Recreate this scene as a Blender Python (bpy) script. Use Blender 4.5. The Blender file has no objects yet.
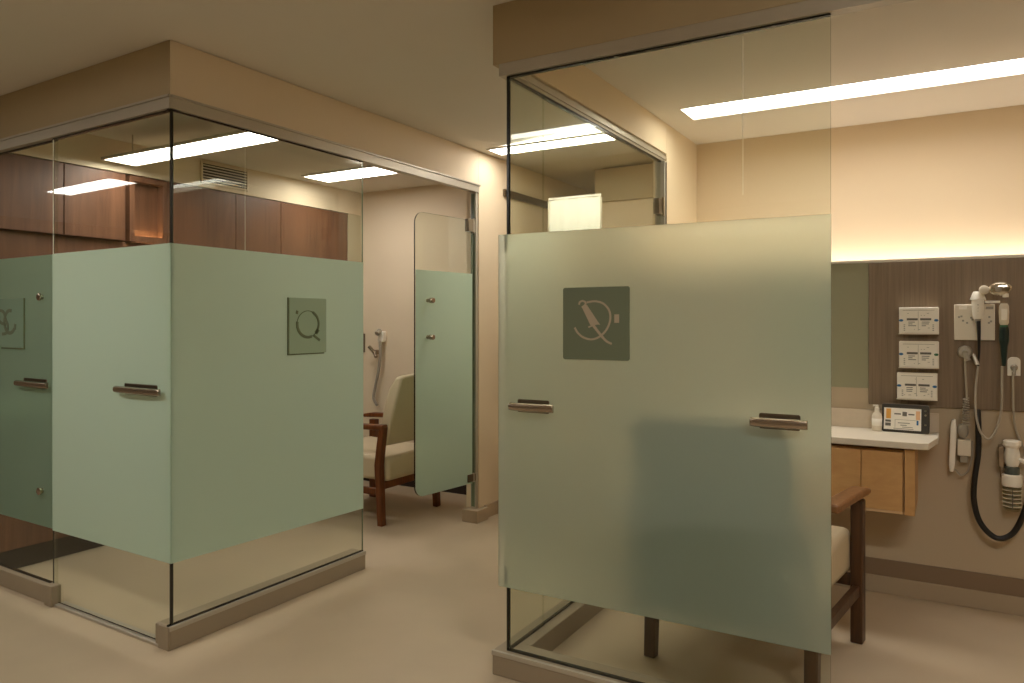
import bpy, bmesh, math, random
from mathutils import Vector, Matrix
random.seed(4)
S = bpy.context.scene
COL = S.collection
PI = math.pi
F, H, HY = 742.0, 1.35, 322.0           # focal length in pixels, eye height, horizon row
CA, SA = .861, .508

# ------------------------------------------------------------------ measuring helpers (photo pixel -> point on a real plane)
def ray(px, py):
    k = (px - 512) / F
    return Vector((CA * k - SA, SA * k + CA, -(py - HY) / F))
def onY(px, py, c):
    r = ray(px, py); t = c / r.y
    return Vector((r.x * t, c, H + r.z * t))
def onX(px, py, c):
    r = ray(px, py); t = c / r.x
    return Vector((c, r.y * t, H + r.z * t))
def onZ(px, py, c):
    r = ray(px, py); t = (c - H) / r.z
    return Vector((r.x * t, r.y * t, c))

# ------------------------------------------------------------------ materials
MATS = {}
def nodes(name):
    m = bpy.data.materials.new(name); m.use_nodes = True
    nt = m.node_tree; nt.nodes.clear()
    out = nt.nodes.new('ShaderNodeOutputMaterial')
    MATS[name] = m
    return m, nt, out
def srgb(r, g, b):
    f = lambda c: (c / 255 / 12.92) if c / 255 <= .04045 else ((c / 255 + .055) / 1.055) ** 2.4
    return (f(r), f(g), f(b), 1)
def pbr(name, col, rough=.5, metal=0, noise=0, nscale=8, bump=0, bscale=60, spec=.5, stretch=None):
    m, nt, out = nodes(name)
    p = nt.nodes.new('ShaderNodeBsdfPrincipled')
    p.inputs['Base Color'].default_value = col
    p.inputs['Roughness'].default_value = rough
    p.inputs['Metallic'].default_value = metal
    p.inputs['Specular IOR Level'].default_value = spec
    nt.links.new(p.outputs[0], out.inputs[0])
    tc = nt.nodes.new('ShaderNodeTexCoord')
    mp = nt.nodes.new('ShaderNodeMapping')
    nt.links.new(tc.outputs['Object'], mp.inputs[0])
    if stretch: mp.inputs['Scale'].default_value = stretch
    if noise:
        n = nt.nodes.new('ShaderNodeTexNoise'); n.inputs['Scale'].default_value = nscale; n.inputs['Detail'].default_value = 6
        nt.links.new(mp.outputs[0], n.inputs[0])
        mx = nt.nodes.new('ShaderNodeMix'); mx.data_type = 'RGBA'
        a = tuple(c * (1 - noise) for c in col[:3]) + (1,); b = tuple(min(1, c * (1 + noise)) for c in col[:3]) + (1,)
        mx.inputs[6].default_value = a; mx.inputs[7].default_value = b
        nt.links.new(n.outputs[0], mx.inputs[0]); nt.links.new(mx.outputs[2], p.inputs['Base Color'])
    if bump:
        n2 = nt.nodes.new('ShaderNodeTexNoise'); n2.inputs['Scale'].default_value = bscale; n2.inputs['Detail'].default_value = 4
        nt.links.new(mp.outputs[0], n2.inputs[0])
        bp = nt.nodes.new('ShaderNodeBump'); bp.inputs['Strength'].default_value = bump; bp.inputs['Distance'].default_value = .002
        nt.links.new(n2.outputs[0], bp.inputs['Height']); nt.links.new(bp.outputs[0], p.inputs['Normal'])
    return m
def wood(name, c1, c2, rough=.45, stretch=(26, 26, 1.6), scale=1.6, bands=0):
    m, nt, out = nodes(name)
    p = nt.nodes.new('ShaderNodeBsdfPrincipled'); p.inputs['Roughness'].default_value = rough
    p.inputs['Specular IOR Level'].default_value = .4
    tc = nt.nodes.new('ShaderNodeTexCoord'); mp = nt.nodes.new('ShaderNodeMapping')
    mp.inputs['Scale'].default_value = stretch
    n = nt.nodes.new('ShaderNodeTexNoise'); n.inputs['Scale'].default_value = scale; n.inputs['Detail'].default_value = 7
    n.inputs['Roughness'].default_value = .62; n.inputs['Distortion'].default_value = .5
    cr = nt.nodes.new('ShaderNodeValToRGB')
    cr.color_ramp.elements[0].position = .3; cr.color_ramp.elements[0].color = c1
    cr.color_ramp.elements[1].position = .72; cr.color_ramp.elements[1].color = c2
    L = nt.links.new
    L(tc.outputs['Object'], mp.inputs[0]); L(mp.outputs[0], n.inputs[0]); L(n.outputs[0], cr.inputs[0])
    L(cr.outputs[0], p.inputs['Base Color']); L(p.outputs[0], out.inputs[0])
    bp = nt.nodes.new('ShaderNodeBump'); bp.inputs['Strength'].default_value = .15; bp.inputs['Distance'].default_value = .001
    L(n.outputs[0], bp.inputs['Height']); L(bp.outputs[0], p.inputs['Normal'])
    return m
def emit(name, col, s):
    m, nt, out = nodes(name)
    e = nt.nodes.new('ShaderNodeEmission'); e.inputs[0].default_value = col; e.inputs[1].default_value = s
    nt.links.new(e.outputs[0], out.inputs[0]); return m
def clear_glass(name, tint, ior=1.5):
    m, nt, out = nodes(name)
    t = nt.nodes.new('ShaderNodeBsdfTransparent'); t.inputs[0].default_value = tint
    g = nt.nodes.new('ShaderNodeBsdfGlossy'); g.inputs['Roughness'].default_value = 0.0; g.inputs[0].default_value = (.95, .97, .93, 1)
    fr = nt.nodes.new('ShaderNodeFresnel'); fr.inputs[0].default_value = ior
    ge = nt.nodes.new('ShaderNodeNewGeometry')
    inv = nt.nodes.new('ShaderNodeMath'); inv.operation = 'SUBTRACT'; inv.inputs[0].default_value = 1
    mu = nt.nodes.new('ShaderNodeMath'); mu.operation = 'MULTIPLY'
    mx = nt.nodes.new('ShaderNodeMixShader'); L = nt.links.new
    L(ge.outputs['Backfacing'], inv.inputs[1]); L(inv.outputs[0], mu.inputs[0]); L(fr.outputs[0], mu.inputs[1])
    L(mu.outputs[0], mx.inputs[0]); L(t.outputs[0], mx.inputs[1]); L(g.outputs[0], mx.inputs[2]); L(mx.outputs[0], out.inputs[0])
    return m
def frosted(name, dif, trans, diffac, tlfac, rough=.55, ior=1.5):
    """satin film: part scatters back, part glows through, part is blurred see-through"""
    m, nt, out = nodes(name); L = nt.links.new
    d = nt.nodes.new('ShaderNodeBsdfDiffuse'); d.inputs[0].default_value = dif
    tl = nt.nodes.new('ShaderNodeBsdfTranslucent'); tl.inputs[0].default_value = trans
    rf = nt.nodes.new('ShaderNodeBsdfRefraction'); rf.inputs[0].default_value = trans
    rf.inputs['Roughness'].default_value = rough; rf.inputs['IOR'].default_value = ior
    m1 = nt.nodes.new('ShaderNodeMixShader'); m1.inputs[0].default_value = tlfac
    m2 = nt.nodes.new('ShaderNodeMixShader'); m2.inputs[0].default_value = diffac
    L(rf.outputs[0], m1.inputs[1]); L(tl.outputs[0], m1.inputs[2]); L(m1.outputs[0], m2.inputs[1]); L(d.outputs[0], m2.inputs[2])
    g = nt.nodes.new('ShaderNodeBsdfGlossy'); g.inputs['Roughness'].default_value = .25
    fr = nt.nodes.new('ShaderNodeLayerWeight'); fr.inputs[0].default_value = .12
    m3 = nt.nodes.new('ShaderNodeMixShader'); sc = nt.nodes.new('ShaderNodeMath'); sc.operation = 'MULTIPLY'; sc.inputs[1].default_value = .35
    L(fr.outputs['Fresnel'], sc.inputs[0]); L(sc.outputs[0], m3.inputs[0]); L(m2.outputs[0], m3.inputs[1]); L(g.outputs[0], m3.inputs[2])
    L(m3.outputs[0], out.inputs[0]); return m

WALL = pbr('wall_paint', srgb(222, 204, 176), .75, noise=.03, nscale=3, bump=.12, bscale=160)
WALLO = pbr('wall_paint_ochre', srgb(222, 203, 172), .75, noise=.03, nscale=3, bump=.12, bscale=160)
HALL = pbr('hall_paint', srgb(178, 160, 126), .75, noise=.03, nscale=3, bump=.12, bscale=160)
PALE = pbr('pale_paint', srgb(190, 178, 150), .6)
CEIL = pbr('ceiling_paint', srgb(218, 211, 198), .9, noise=.02, nscale=2, bump=.1, bscale=200)
FLOOR = pbr('vinyl_floor', srgb(190, 172, 145), .42, noise=.10, nscale=3.2, bump=.05, bscale=90, spec=.35)
BASE = pbr('cove_base', srgb(176, 158, 132), .5)
BASED = pbr('wall_base', srgb(134, 112, 88), .5)
CURB = pbr('curb_vinyl', srgb(152, 137, 114), .5, noise=.04)
STEEL = pbr('brushed_steel', srgb(186, 178, 162), .42, metal=.45, noise=.05, nscale=20, stretch=(1, 1, 12))
STEELD = pbr('dark_steel', srgb(120, 108, 92), .3, metal=.9)
BRONZE = pbr('satin_nickel', srgb(176, 160, 142), .25, metal=.9)
GE = pbr('glass_edge', srgb(26, 24, 16), .25)
GEL = pbr('glass_edge_light', srgb(110, 122, 98), .2)
CLEAR = clear_glass('clear_glass', (.93, .945, .91, 1), 1.48)
FROST = frosted('frosted_film', srgb(204, 230, 210), srgb(218, 232, 214), .62, .5, rough=.55)
FROSTP = frosted('frosted_panel', srgb(204, 234, 212), srgb(253, 253, 247), .19, .24, rough=.52, ior=1.45)
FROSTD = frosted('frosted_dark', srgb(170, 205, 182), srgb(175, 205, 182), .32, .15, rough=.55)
FROSTR = frosted('frosted_door', srgb(198, 224, 206), srgb(214, 230, 212), .5, .4)
SIGN = pbr('sign_green', srgb(108, 116, 92), .45)
SIGNG = pbr('sign_glass', srgb(158, 182, 156), .3)
SIGND = pbr('sign_glass_dark', srgb(128, 154, 132), .3)
ICON = pbr('sign_icon', srgb(178, 162, 138), .4)
ENGR_SHADE = pbr('engraving_and_shadow', srgb(104, 116, 84), .5)  # plaque letter, and the shadow painted along the plaque edges
REFLP = pbr('pale_reflection', srgb(236, 234, 214), .5)  # pale colour for reflections drawn on the clear glass
TAUPE = pbr('taupe_paint', srgb(192, 174, 146), .7, noise=.03, nscale=3)
CHW = wood('chair_wood', srgb(84, 44, 20), srgb(132, 76, 38), .35)
CHD = wood('dark_chair_wood', srgb(52, 36, 22), srgb(96, 64, 38), .4)
ARMW = wood('arm_wood', srgb(116, 78, 46), srgb(156, 110, 68), .35)
CUSH = pbr('cream_vinyl', srgb(206, 190, 158), .5, noise=.03, bump=.15, bscale=120)
BACKF = pbr('olive_back_vinyl', srgb(58, 56, 42), .6, noise=.03)
WOODR = wood('red_brown_wood', srgb(94, 62, 44), srgb(126, 86, 62), .4, (18, 18, 1.2))
WOODD = wood('dark_wood', srgb(60, 40, 24), srgb(84, 56, 36), .4)
WOODG = wood('walnut_laminate', srgb(116, 98, 78), srgb(146, 126, 102), .5, (40, 40, 1.0))
MAPLE = wood('maple_veneer', srgb(196, 150, 96), srgb(212, 168, 112), .4, (5, 5, 14))
MAPLEL = pbr('maple_edge', srgb(214, 180, 136), .4)
GAPM = pbr('dark_gap', srgb(42, 30, 20), .7)
COUNT = pbr('solid_surface', srgb(224, 214, 196), .35, noise=.03, nscale=60)
SPLASH = pbr('backsplash', srgb(216, 200, 176), .5, noise=.05, nscale=50)
WHITE = pbr('white_plastic', srgb(246, 240, 226), .4)
OFFW = pbr('off_white_plastic', srgb(228, 218, 198), .45)
GREY = pbr('grey_plastic', srgb(158, 150, 134), .4)
CORD = pbr('grey_cord', srgb(172, 162, 144), .45)
BLACK = pbr('black_rubber', srgb(24, 20, 16), .4)
TABB = pbr('device_bezel', srgb(58, 52, 40), .4)
DGREEN = pbr('dark_green_grip', srgb(22, 44, 36), .35)
INK = pbr('grey_print', srgb(160, 156, 142), .6)
INKD = pbr('dark_print', srgb(108, 104, 94), .6)
BLUE = pbr('blue_print', srgb(42, 108, 160), .5)
GRNP = pbr('green_print', srgb(60, 120, 80), .5)
ORNG = pbr('orange_print', srgb(232, 170, 76), .5)
PEACHP = pbr('peach_print', srgb(232, 186, 140), .5)
CHROME = pbr('chrome', srgb(220, 214, 200), .12, metal=1)
CURT = pbr('curtain_cloth', srgb(222, 220, 206), .8)
JAR = clear_glass('clear_plastic', (.86, .87, .82, 1), 1.4)
VENTD = pbr('vent_dark', srgb(60, 50, 36), .6)
MIRR = pbr('mirror_reflection_olive', srgb(160, 158, 130), .3)  # even olive standing in for what the mirror reflects
PANEL_L = emit('light_panel', (1.0, .95, .88, 1), 9)
PANEL_R = emit('light_panel_bright', (1.0, .95, .88, 1), 6.8)
FILL_H = emit('fill_panel_hall', (1.0, .95, .88, 1), 23)  # added fill for the hall, from panels out of view
COVE = emit('cove_strip', (1.0, .93, .83, 1), 8)
UNDER = emit('under_cabinet_strip', (1.0, .74, .42, 1), 22.0)
SCREEN = emit('lit_screen_dim', (.9, .86, .75, 1), .16)

# ------------------------------------------------------------------ object helpers
def tag(o, label=None, cat=None, group=None, kind=None):
    if label: o['label'] = label
    if cat: o['category'] = cat
    if group: o['group'] = group
    if kind: o['kind'] = kind
    return o
def thing(name, label, cat, loc=(0, 0, 0), rot=0, group=None):
    o = bpy.data.objects.new(name, None); COL.objects.link(o)
    o.location = loc; o.rotation_euler = (0, 0, rot); o.empty_display_size = .1
    return tag(o, label, cat, group)
def obj(name, bm, mat, parent=None, bevel=0, smooth=False, seg=2, loc=None, rot=None, sub=0):
    me = bpy.data.meshes.new(name); bmesh.ops.recalc_face_normals(bm, faces=bm.faces) if not getattr(bm, 'keepn', False) else None
    bm.to_mesh(me); bm.free()
    for m in (mat if isinstance(mat, (list, tuple)) else [mat]): me.materials.append(m)
    o = bpy.data.objects.new(name, me); COL.objects.link(o)
    if parent: o.parent = parent
    if loc is not None: o.location = loc
    if rot is not None: o.rotation_euler = rot
    if bevel:
        b = o.modifiers.new('bevel', 'BEVEL'); b.width = bevel; b.segments = seg; b.limit_method = 'ANGLE'; b.angle_limit = math.radians(40)
    if sub:
        s = o.modifiers.new('sub', 'SUBSURF'); s.levels = s.render_levels = sub
    if smooth or bevel:
        for p in me.polygons: p.use_smooth = True
        if not smooth or bevel:
            me.set_sharp_from_angle(angle=math.radians(35))
    return o
def NB(): return bmesh.new()
def box(bm, x0, x1, y0, y1, z0, z1, mi=0):
    v = [bm.verts.new((x, y, z)) for z in (z0, z1) for y in (y0, y1) for x in (x0, x1)]
    fs = [(0, 2, 3, 1), (4, 5, 7, 6), (0, 1, 5, 4), (2, 6, 7, 3), (0, 4, 6, 2), (1, 3, 7, 5)]
    out = [bm.faces.new([v[i] for i in f]) for f in fs]
    for f in out: f.material_index = mi
    return out     # order: bottom, top, front(-y), back(+y), left, right
def hexa(bm, b, t, mi=0):
    """b, t: four points each (bottom ring, top ring)"""
    vb = [bm.verts.new(p) for p in b]; vt = [bm.verts.new(p) for p in t]
    fs = [bm.faces.new(vb[::-1]), bm.faces.new(vt)]
    for i in range(4): fs.append(bm.faces.new((vb[i], vb[(i + 1) % 4], vt[(i + 1) % 4], vt[i])))
    for f in fs: f.material_index = mi
    return fs
def prism(bm, pts, y0, y1, mi=0, edge=None):
    """polygon in the x-z plane, extruded in y"""
    a = [bm.verts.new((p[0], y0, p[1])) for p in pts]; b = [bm.verts.new((p[0], y1, p[1])) for p in pts]
    f0 = bm.faces.new(a); f1 = bm.faces.new(b[::-1]); f0.material_index = f1.material_index = mi
    for i in range(len(pts)):
        f = bm.faces.new((a[i], b[i], b[(i + 1) % len(pts)], a[(i + 1) % len(pts)])); f.material_index = mi if edge is None else edge
    return f0, f1
def rrect(x0, x1, z0, z1, r, n=6, corners=(1, 1, 1, 1)):
    """rounded rectangle; corners: bl, br, tr, tl"""
    out = []
    cs = [(x0, z0, PI, corners[0]), (x1, z0, 1.5 * PI, corners[1]), (x1, z1, 0, corners[2]), (x0, z1, .5 * PI, corners[3])]
    for cx, cz, a0, c in cs:
        if not c: out.append((cx, cz)); continue
        rr = r * c
        ox = cx + (rr if cx == x0 else -rr); oz = cz + (rr if cz == z0 else -rr)
        for i in range(n + 1):
            a = a0 + i / n * PI / 2
            out.append((ox + rr * math.cos(a), oz + rr * math.sin(a)))
    return out
def cyl(bm, p0, p1, r0, r1=None, n=16, mi=0):
    r1 = r0 if r1 is None else r1
    p0, p1 = Vector(p0), Vector(p1); d = (p1 - p0).normalized()
    u = d.orthogonal().normalized(); w = d.cross(u)
    A = []; B = []
    for i in range(n):
        a = 2 * PI * i / n; o = u * math.cos(a) + w * math.sin(a)
        A.append(bm.verts.new(p0 + o * r0)); B.append(bm.verts.new(p1 + o * r1))
    fs = [bm.faces.new(A[::-1]), bm.faces.new(B)]
    for i in range(n): fs.append(bm.faces.new((A[i], A[(i + 1) % n], B[(i + 1) % n], B[i])))
    for f in fs: f.material_index = mi
def smoothpts(pts, k=6):
    P = [Vector(p) for p in pts]; out = []
    for i in range(len(P) - 1):
        p0 = P[max(i - 1, 0)]; p1 = P[i]; p2 = P[i + 1]; p3 = P[min(i + 2, len(P) - 1)]
        for j in range(k):
            t = j / k
            out.append(.5 * ((2 * p1) + (p2 - p0) * t + (2 * p0 - 5 * p1 + 4 * p2 - p3) * t * t + (-p0 + 3 * p1 - 3 * p2 + p3) * t ** 3))
    out.append(P[-1]); return out
def tube(bm, pts, r, n=10, mi=0):
    P = [Vector(p) for p in pts]; rings = []; up = None
    for i, p in enumerate(P):
        d = (P[min(i + 1, len(P) - 1)] - P[max(i - 1, 0)]).normalized()
        if up is None: up = d.orthogonal().normalized()
        up = (up - d * up.dot(d)).normalized(); w = d.cross(up)
        rr = r[i] if isinstance(r, (list, tuple)) else r
        rings.append([bm.verts.new(p + (up * math.cos(2 * PI * j / n) + w * math.sin(2 * PI * j / n)) * rr) for j in range(n)])
    for a, b in zip(rings, rings[1:]):
        for j in range(n):
            f = bm.faces.new((a[j], a[(j + 1) % n], b[(j + 1) % n], b[j])); f.material_index = mi
    bm.faces.new(rings[0][::-1]).material_index = mi; bm.faces.new(rings[-1]).material_index = mi
def lathe(bm, prof, c=(0, 0, 0), axis='z', n=24, mi=0):
    """prof: list of (radius, height)"""
    c = Vector(c); rings = []
    for r, h in prof:
        ring = []
        for i in range(n):
            a = 2 * PI * i / n; x, y = r * math.cos(a), r * math.sin(a)
            q = {'z': (x, y, h), 'y': (x, h, y), 'x': (h, x, y)}[axis]
            ring.append(bm.verts.new(c + Vector(q)))
        rings.append(ring)
    for a, b in zip(rings, rings[1:]):
        for j in range(n): bm.faces.new((a[j], a[(j + 1) % n], b[(j + 1) % n], b[j])).material_index = mi
    bm.faces.new(rings[0][::-1]).material_index = mi; bm.faces.new(rings[-1]).material_index = mi
def stroke(bm, pts, w, y0, y1, k=5, mi=0, taper=None):
    """flat ribbon along points in the x-z plane, extruded in y"""
    P = smoothpts([(p[0], 0, p[1]) for p in pts], k) if k > 1 else [Vector((p[0], 0, p[1])) for p in pts]
    L, R = [], []
    for i, p in enumerate(P):
        d = (P[min(i + 1, len(P) - 1)] - P[max(i - 1, 0)]).normalized(); nn = Vector((-d.z, 0, d.x))
        ww = w if taper is None else w * (taper[0] + (taper[1] - taper[0]) * i / (len(P) - 1))
        L.append(p + nn * ww / 2); R.append(p - nn * ww / 2)
    va = [[bm.verts.new((q.x, y, q.z)) for q in L] for y in (y0, y1)]; vb = [[bm.verts.new((q.x, y, q.z)) for q in R] for y in (y0, y1)]
    n = len(P)
    for i in range(n - 1):
        for quad in ((va[0][i], va[0][i + 1], vb[0][i + 1], vb[0][i]), (va[1][i + 1], va[1][i], vb[1][i], vb[1][i + 1]),
                     (va[0][i + 1], va[0][i], va[1][i], va[1][i + 1]), (vb[0][i], vb[0][i + 1], vb[1][i + 1], vb[1][i])):
            bm.faces.new(quad).material_index = mi
    for i in (0, n - 1):
        q = [va[0][i], vb[0][i], vb[1][i], va[1][i]]
        bm.faces.new(q if i == 0 else q[::-1]).material_index = mi
def arc(cx, cz, rx, rz, a0, a1, n=16):
    return [(cx + rx * math.cos(math.radians(a0 + (a1 - a0) * i / n)), cz + rz * math.sin(math.radians(a0 + (a1 - a0) * i / n))) for i in range(n + 1)]
def struct(name, bm, mat, bevel=0):
    return tag(obj(name, bm, mat, bevel=bevel), kind='structure')
def bstruct(name, mat, *b, bevel=0):
    bm = NB()
    for q in b: box(bm, *q)
    return struct(name, bm, mat, bevel)

# frames lying in a wall or a pane: local x along it, local -y towards the viewer's side, z up
class Frame:
    def __init__(s, o, rot):
        s.o = Vector(o); s.rot = rot
        s.u = Vector((math.cos(rot), math.sin(rot), 0)); s.n = Vector((math.sin(rot), -math.cos(rot), 0))   # n = local -y
    def px(s, px, py, off=0):
        """pixel -> (x, z) on the plane standing `off` in front of the frame"""
        o = s.o + s.n * off - Vector((0, 0, H)); r = ray(px, py)
        t = o.dot(s.n) / r.dot(s.n); p = r * t + Vector((0, 0, H)) - s.o
        return p.dot(s.u), p.z
    def place(s, x, z=0, off=0):
        return s.o + s.u * x + s.n * off + Vector((0, 0, z))

# ================================================================== ROOM
XL = -2.755                        # outer line of the left booth's side face
YF = 2.42                          # front line of the right booth
XR = -1.513                        # side line of the right booth's beam
ZC, ZCR = 2.509, 2.567             # hall ceiling height by the left booth / by the right booth
# floor
bm = NB(); box(bm, -9, 3.2, -3, 8.2, -.1, 0); struct('floor', bm, FLOOR)
# hall ceiling (falls a few centimetres towards the left booth)
bm = NB()
xs = [(-9, ZC), (-2.9, ZC), (-2.6, ZC + .004), (XR, ZCR), (3.2, ZCR)]
lo = [[bm.verts.new((x, y, z)) for x, z in xs] for y in (-3, 8.2)]
hi = [[bm.verts.new((x, y, z + .1)) for x, z in xs] for y in (-3, 8.2)]
for i in range(4):
    bm.faces.new((lo[0][i], lo[0][i + 1], lo[1][i + 1], lo[1][i])); bm.faces.new((hi[0][i], hi[1][i], hi[1][i + 1], hi[0][i + 1]))
    for k in (0, 1): bm.faces.new((lo[k][i], hi[k][i], hi[k][i + 1], lo[k][i + 1]))
bm.faces.new((lo[0][0], lo[1][0], hi[1][0], hi[0][0])); bm.faces.new((lo[0][4], hi[0][4], hi[1][4], lo[1][4]))
struct('ceiling', bm, CEIL)
bstruct('wall_back', HALL, (-9, 3.2, -3.1, -3, 0, 2.6))
bstruct('wall_left', HALL, (-9.1, -9, -3, 8.2, 0, 2.6))
bstruct('wall_right', HALL, (3.2, 3.3, -3, 8.2, 0, 2.6))
bstruct('wall_far', WALL, (-9, 3.2, 8.2, 8.3, 0, 2.6))

# ------------------------------------------------------------------ LEFT BOOTH shell
LF = Frame((XL, 1.909, 0), math.radians(-1.36))            # front face, x runs negative away from the corner
LS = Frame((XL, 1.909, 0), math.radians(90))               # side face, x runs away from the viewer
ZR = 2.228                                                 # underside of the head rail
FA, FB = -4.35, 4.82                                       # wood wall and end wall of the booth
cosr = math.cos(LF.rot)
# beam over the glass
bm = NB()
ty = math.tan(LF.rot)
xe = -9
hexa(bm, [(xe, 1.909 + (xe - XL) * ty, ZR + .03), (XL, 1.909, ZR + .03), (XL - .1, 2.02, ZR + .03), (xe, 2.02 + (xe - XL) * ty, ZR + .03)],
         [(xe, 1.909 + (xe - XL) * ty, ZC - .001), (XL, 1.909, ZC - .001), (XL - .1, 2.02, ZC - .001), (xe, 2.02 + (xe - XL) * ty, ZC - .001)])
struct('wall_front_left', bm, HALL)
bm = NB()
jy = LS.px(477, 200)[0] + 1.909                            # where the glass ends at the jamb
hexa(bm, [(XL, 1.909, ZR + .03), (XL, jy + .02, ZR + .03), (XL - .1, jy + .02, ZR + .03), (XL - .1, 2.02, ZR + .03)],
         [(XL, 1.909, ZC - .001), (XL, jy + .02, ZC - .001), (XL - .1, jy + .02, ZC - .001), (XL - .1, 2.02, ZC - .001)])
struct('wall_side_left', bm, WALL)
bstruct('wall_hall_left', WALLO, (XL - .1, XL, jy + .021, 6.16, 0, ZC - .001))
# head rails
def rail(bm, fr, x0, x1, z0, z1, d0, d1):
    q = [fr.place(x0, 0, d0), fr.place(x1, 0, d0), fr.place(x1, 0, d1), fr.place(x0, 0, d1)]
    hexa(bm, [(p.x, p.y, z0) for p in q], [(p.x, p.y, z1) for p in q])
bm = NB(); rail(bm, LF, -1.66, .004, ZR, ZR + .045, .006, -.04); rail(bm, LF, -1.66, .006, ZR + .045, ZR + .054, .014, 0)
struct('trim_1', bm, STEEL)
bm = NB(); rail(bm, LS, .0005, jy - 1.909 + .02, ZR, ZR + .045, .006, -.04); rail(bm, LS, 0, jy - 1.909 + .03, ZR + .045, ZR + .054, .014, 0)
struct('trim_2', bm, STEEL)
# inside the left booth
bstruct('ceiling_left_booth', CEIL, (FA - .6, XL - .101, 2.03, FB, 2.453, 2.49))
bstruct('wall_end_left_booth', WALL, (FA - .6, XL - .101, FB, FB + .08, 0, 2.49))
bstruct('wall_wood_side_left_booth', PALE, (FA - .6, FA, 4.665, FB, 0, 2.26), (FA - .68, FA - .6, 1.94, FB, 0, 2.453))
bstruct('wall_soffit_left_booth', WALL, (FA - .6, FA, 1.96, FB, 2.262, 2.453))
bstruct('baseboard_end_left_booth', GAPM, (FA, XL - .101, FB - .012, FB, 0, .13))
# curbs of the left booth
bm = NB()
rail(bm, LS, 0, LS.px(365.7, 570)[0], .0, .096, 0, -.10)
c = struct('trim_3', bm, CURB, .004)
bm = NB(); rail(bm, LS, -.002, LS.px(365.7, 570)[0] + .001, .078, .0965, .002, -.011); struct('trim_16', bm, STEEL, .001)
bm = NB(); rail(bm, LF, LF.px(161, 640)[0] - .01, -.001, 0, .096, .008, -.0); struct('trim_4', bm, CURB, .003)
xa = LF.px(55, 600)[0]; xb = LF.px(48, 600)[0]
bm = NB(); rail(bm, LF, xb, xa, 0, .098, .018, -.03); struct('trim_5', bm, CURB, .004)
bm = NB(); rail(bm, LF, -1.6, xb - .001, 0, .085, .004, -.04); struct('trim_6', bm, CURB, .004)
bm = NB(); rail(bm, LF, xa + .001, LF.px(161, 640)[0] - .011, 0, .012, .004, -.05); struct('trim_7', bm, STEEL, .003)
# stub curb + baseboard at the jamb
bstruct('trim_8', BASE, (XL - .09, XL + .035, jy - .05, jy + .09, 0, .085), bevel=.004)
bstruct('baseboard_hall_left', BASE, (XL, XL + .012, jy + .09, 6.16, 0, .09))

# ------------------------------------------------------------------ LEFT BOOTH glass
def glass_slab(bm, x0, x1, z0, z1, y0=0.0, t=.010, dark='both'):
    fs = box(bm, x0, x1, y0, y0 + t, z0, z1)
    for i in (0, 1, 4, 5): fs[i].material_index = 1
    return fs
FT, FBt = 1.676, .353      # frosted band top / bottom
def film(name, x0, x1, mat, parent, y=-.0022, zt=(FT, FT), zb=(FBt, FBt), t=.0015):
    bm = NB()
    hexa(bm, [(x0, y, zb[0]), (x1, y, zb[1]), (x1, y + t, zb[1]), (x0, y + t, zb[0])],
             [(x0, y, zt[0]), (x1, y, zt[1]), (x1, y + t, zt[1]), (x0, y + t, zt[0])])
    bmesh.ops.recalc_face_normals(bm, faces=bm.faces)
    for f in bm.faces:
        f.material_index = 0 if f.normal.y < -.5 else 1
    return obj(name, bm, [mat, CLEAR], parent)
def bar_handle(parent, x0, x1, z, off=.0, name='handle'):
    """gently bowed lever plate standing off the glass on a dark mounting block"""
    L = x1 - x0; xm = (x0 + x1) / 2
    bm = NB()
    n = 14; prev = None
    for i in range(n + 1):
        t = i / n; x = x0 + L * t
        bow = .010 * math.sin(PI * t) ** .7
        yo = -.030 - off - bow; yi = yo + .012
        hh = .015 + .001 * math.sin(PI * t)
        ring = [bm.verts.new(p) for p in ((x, yi, z - hh), (x, yo, z - hh * .7), (x, yo - .003, z), (x, yo, z + hh * .7), (x, yi, z + hh))]
        if prev:
            for j in range(5): bm.faces.new((prev[j], prev[(j + 1) % 5], ring[(j + 1) % 5], ring[j]))
        else: bm.faces.new(ring[::-1])
        prev = ring
    bm.faces.new(prev)
    h = obj(name, bm, BRONZE, parent, bevel=.002)
    bm = NB(); prism(bm, rrect(xm - L * .36, xm + L * .36, z - .021, z + .027, .006), -.006 - off, -.0025 - off)
    for s in (-.26, .26): box(bm, xm + s * L - .008, xm + s * L + .008, -.03 - off, -.006 - off, z - .006, z + .006)
    obj('handle_mount', bm, STEELD, h, bevel=.001)
    return h
def knob(parent, x, z, y=-.0025, d=.022, r=.011, name='standoff_knob', both=False):
    bm = NB(); lathe(bm, [(r * .7, y), (r * .7, y - d * .45), (r, y - d * .5), (r, y - d * .92), (r * .85, y - d)], (x, 0, z), 'y', 20)
    return obj(name, bm, BRONZE, parent, smooth=False, bevel=.0008)

GY = .012    # glass sits this far behind the outer line
glass_mats = [CLEAR, GE]
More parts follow.
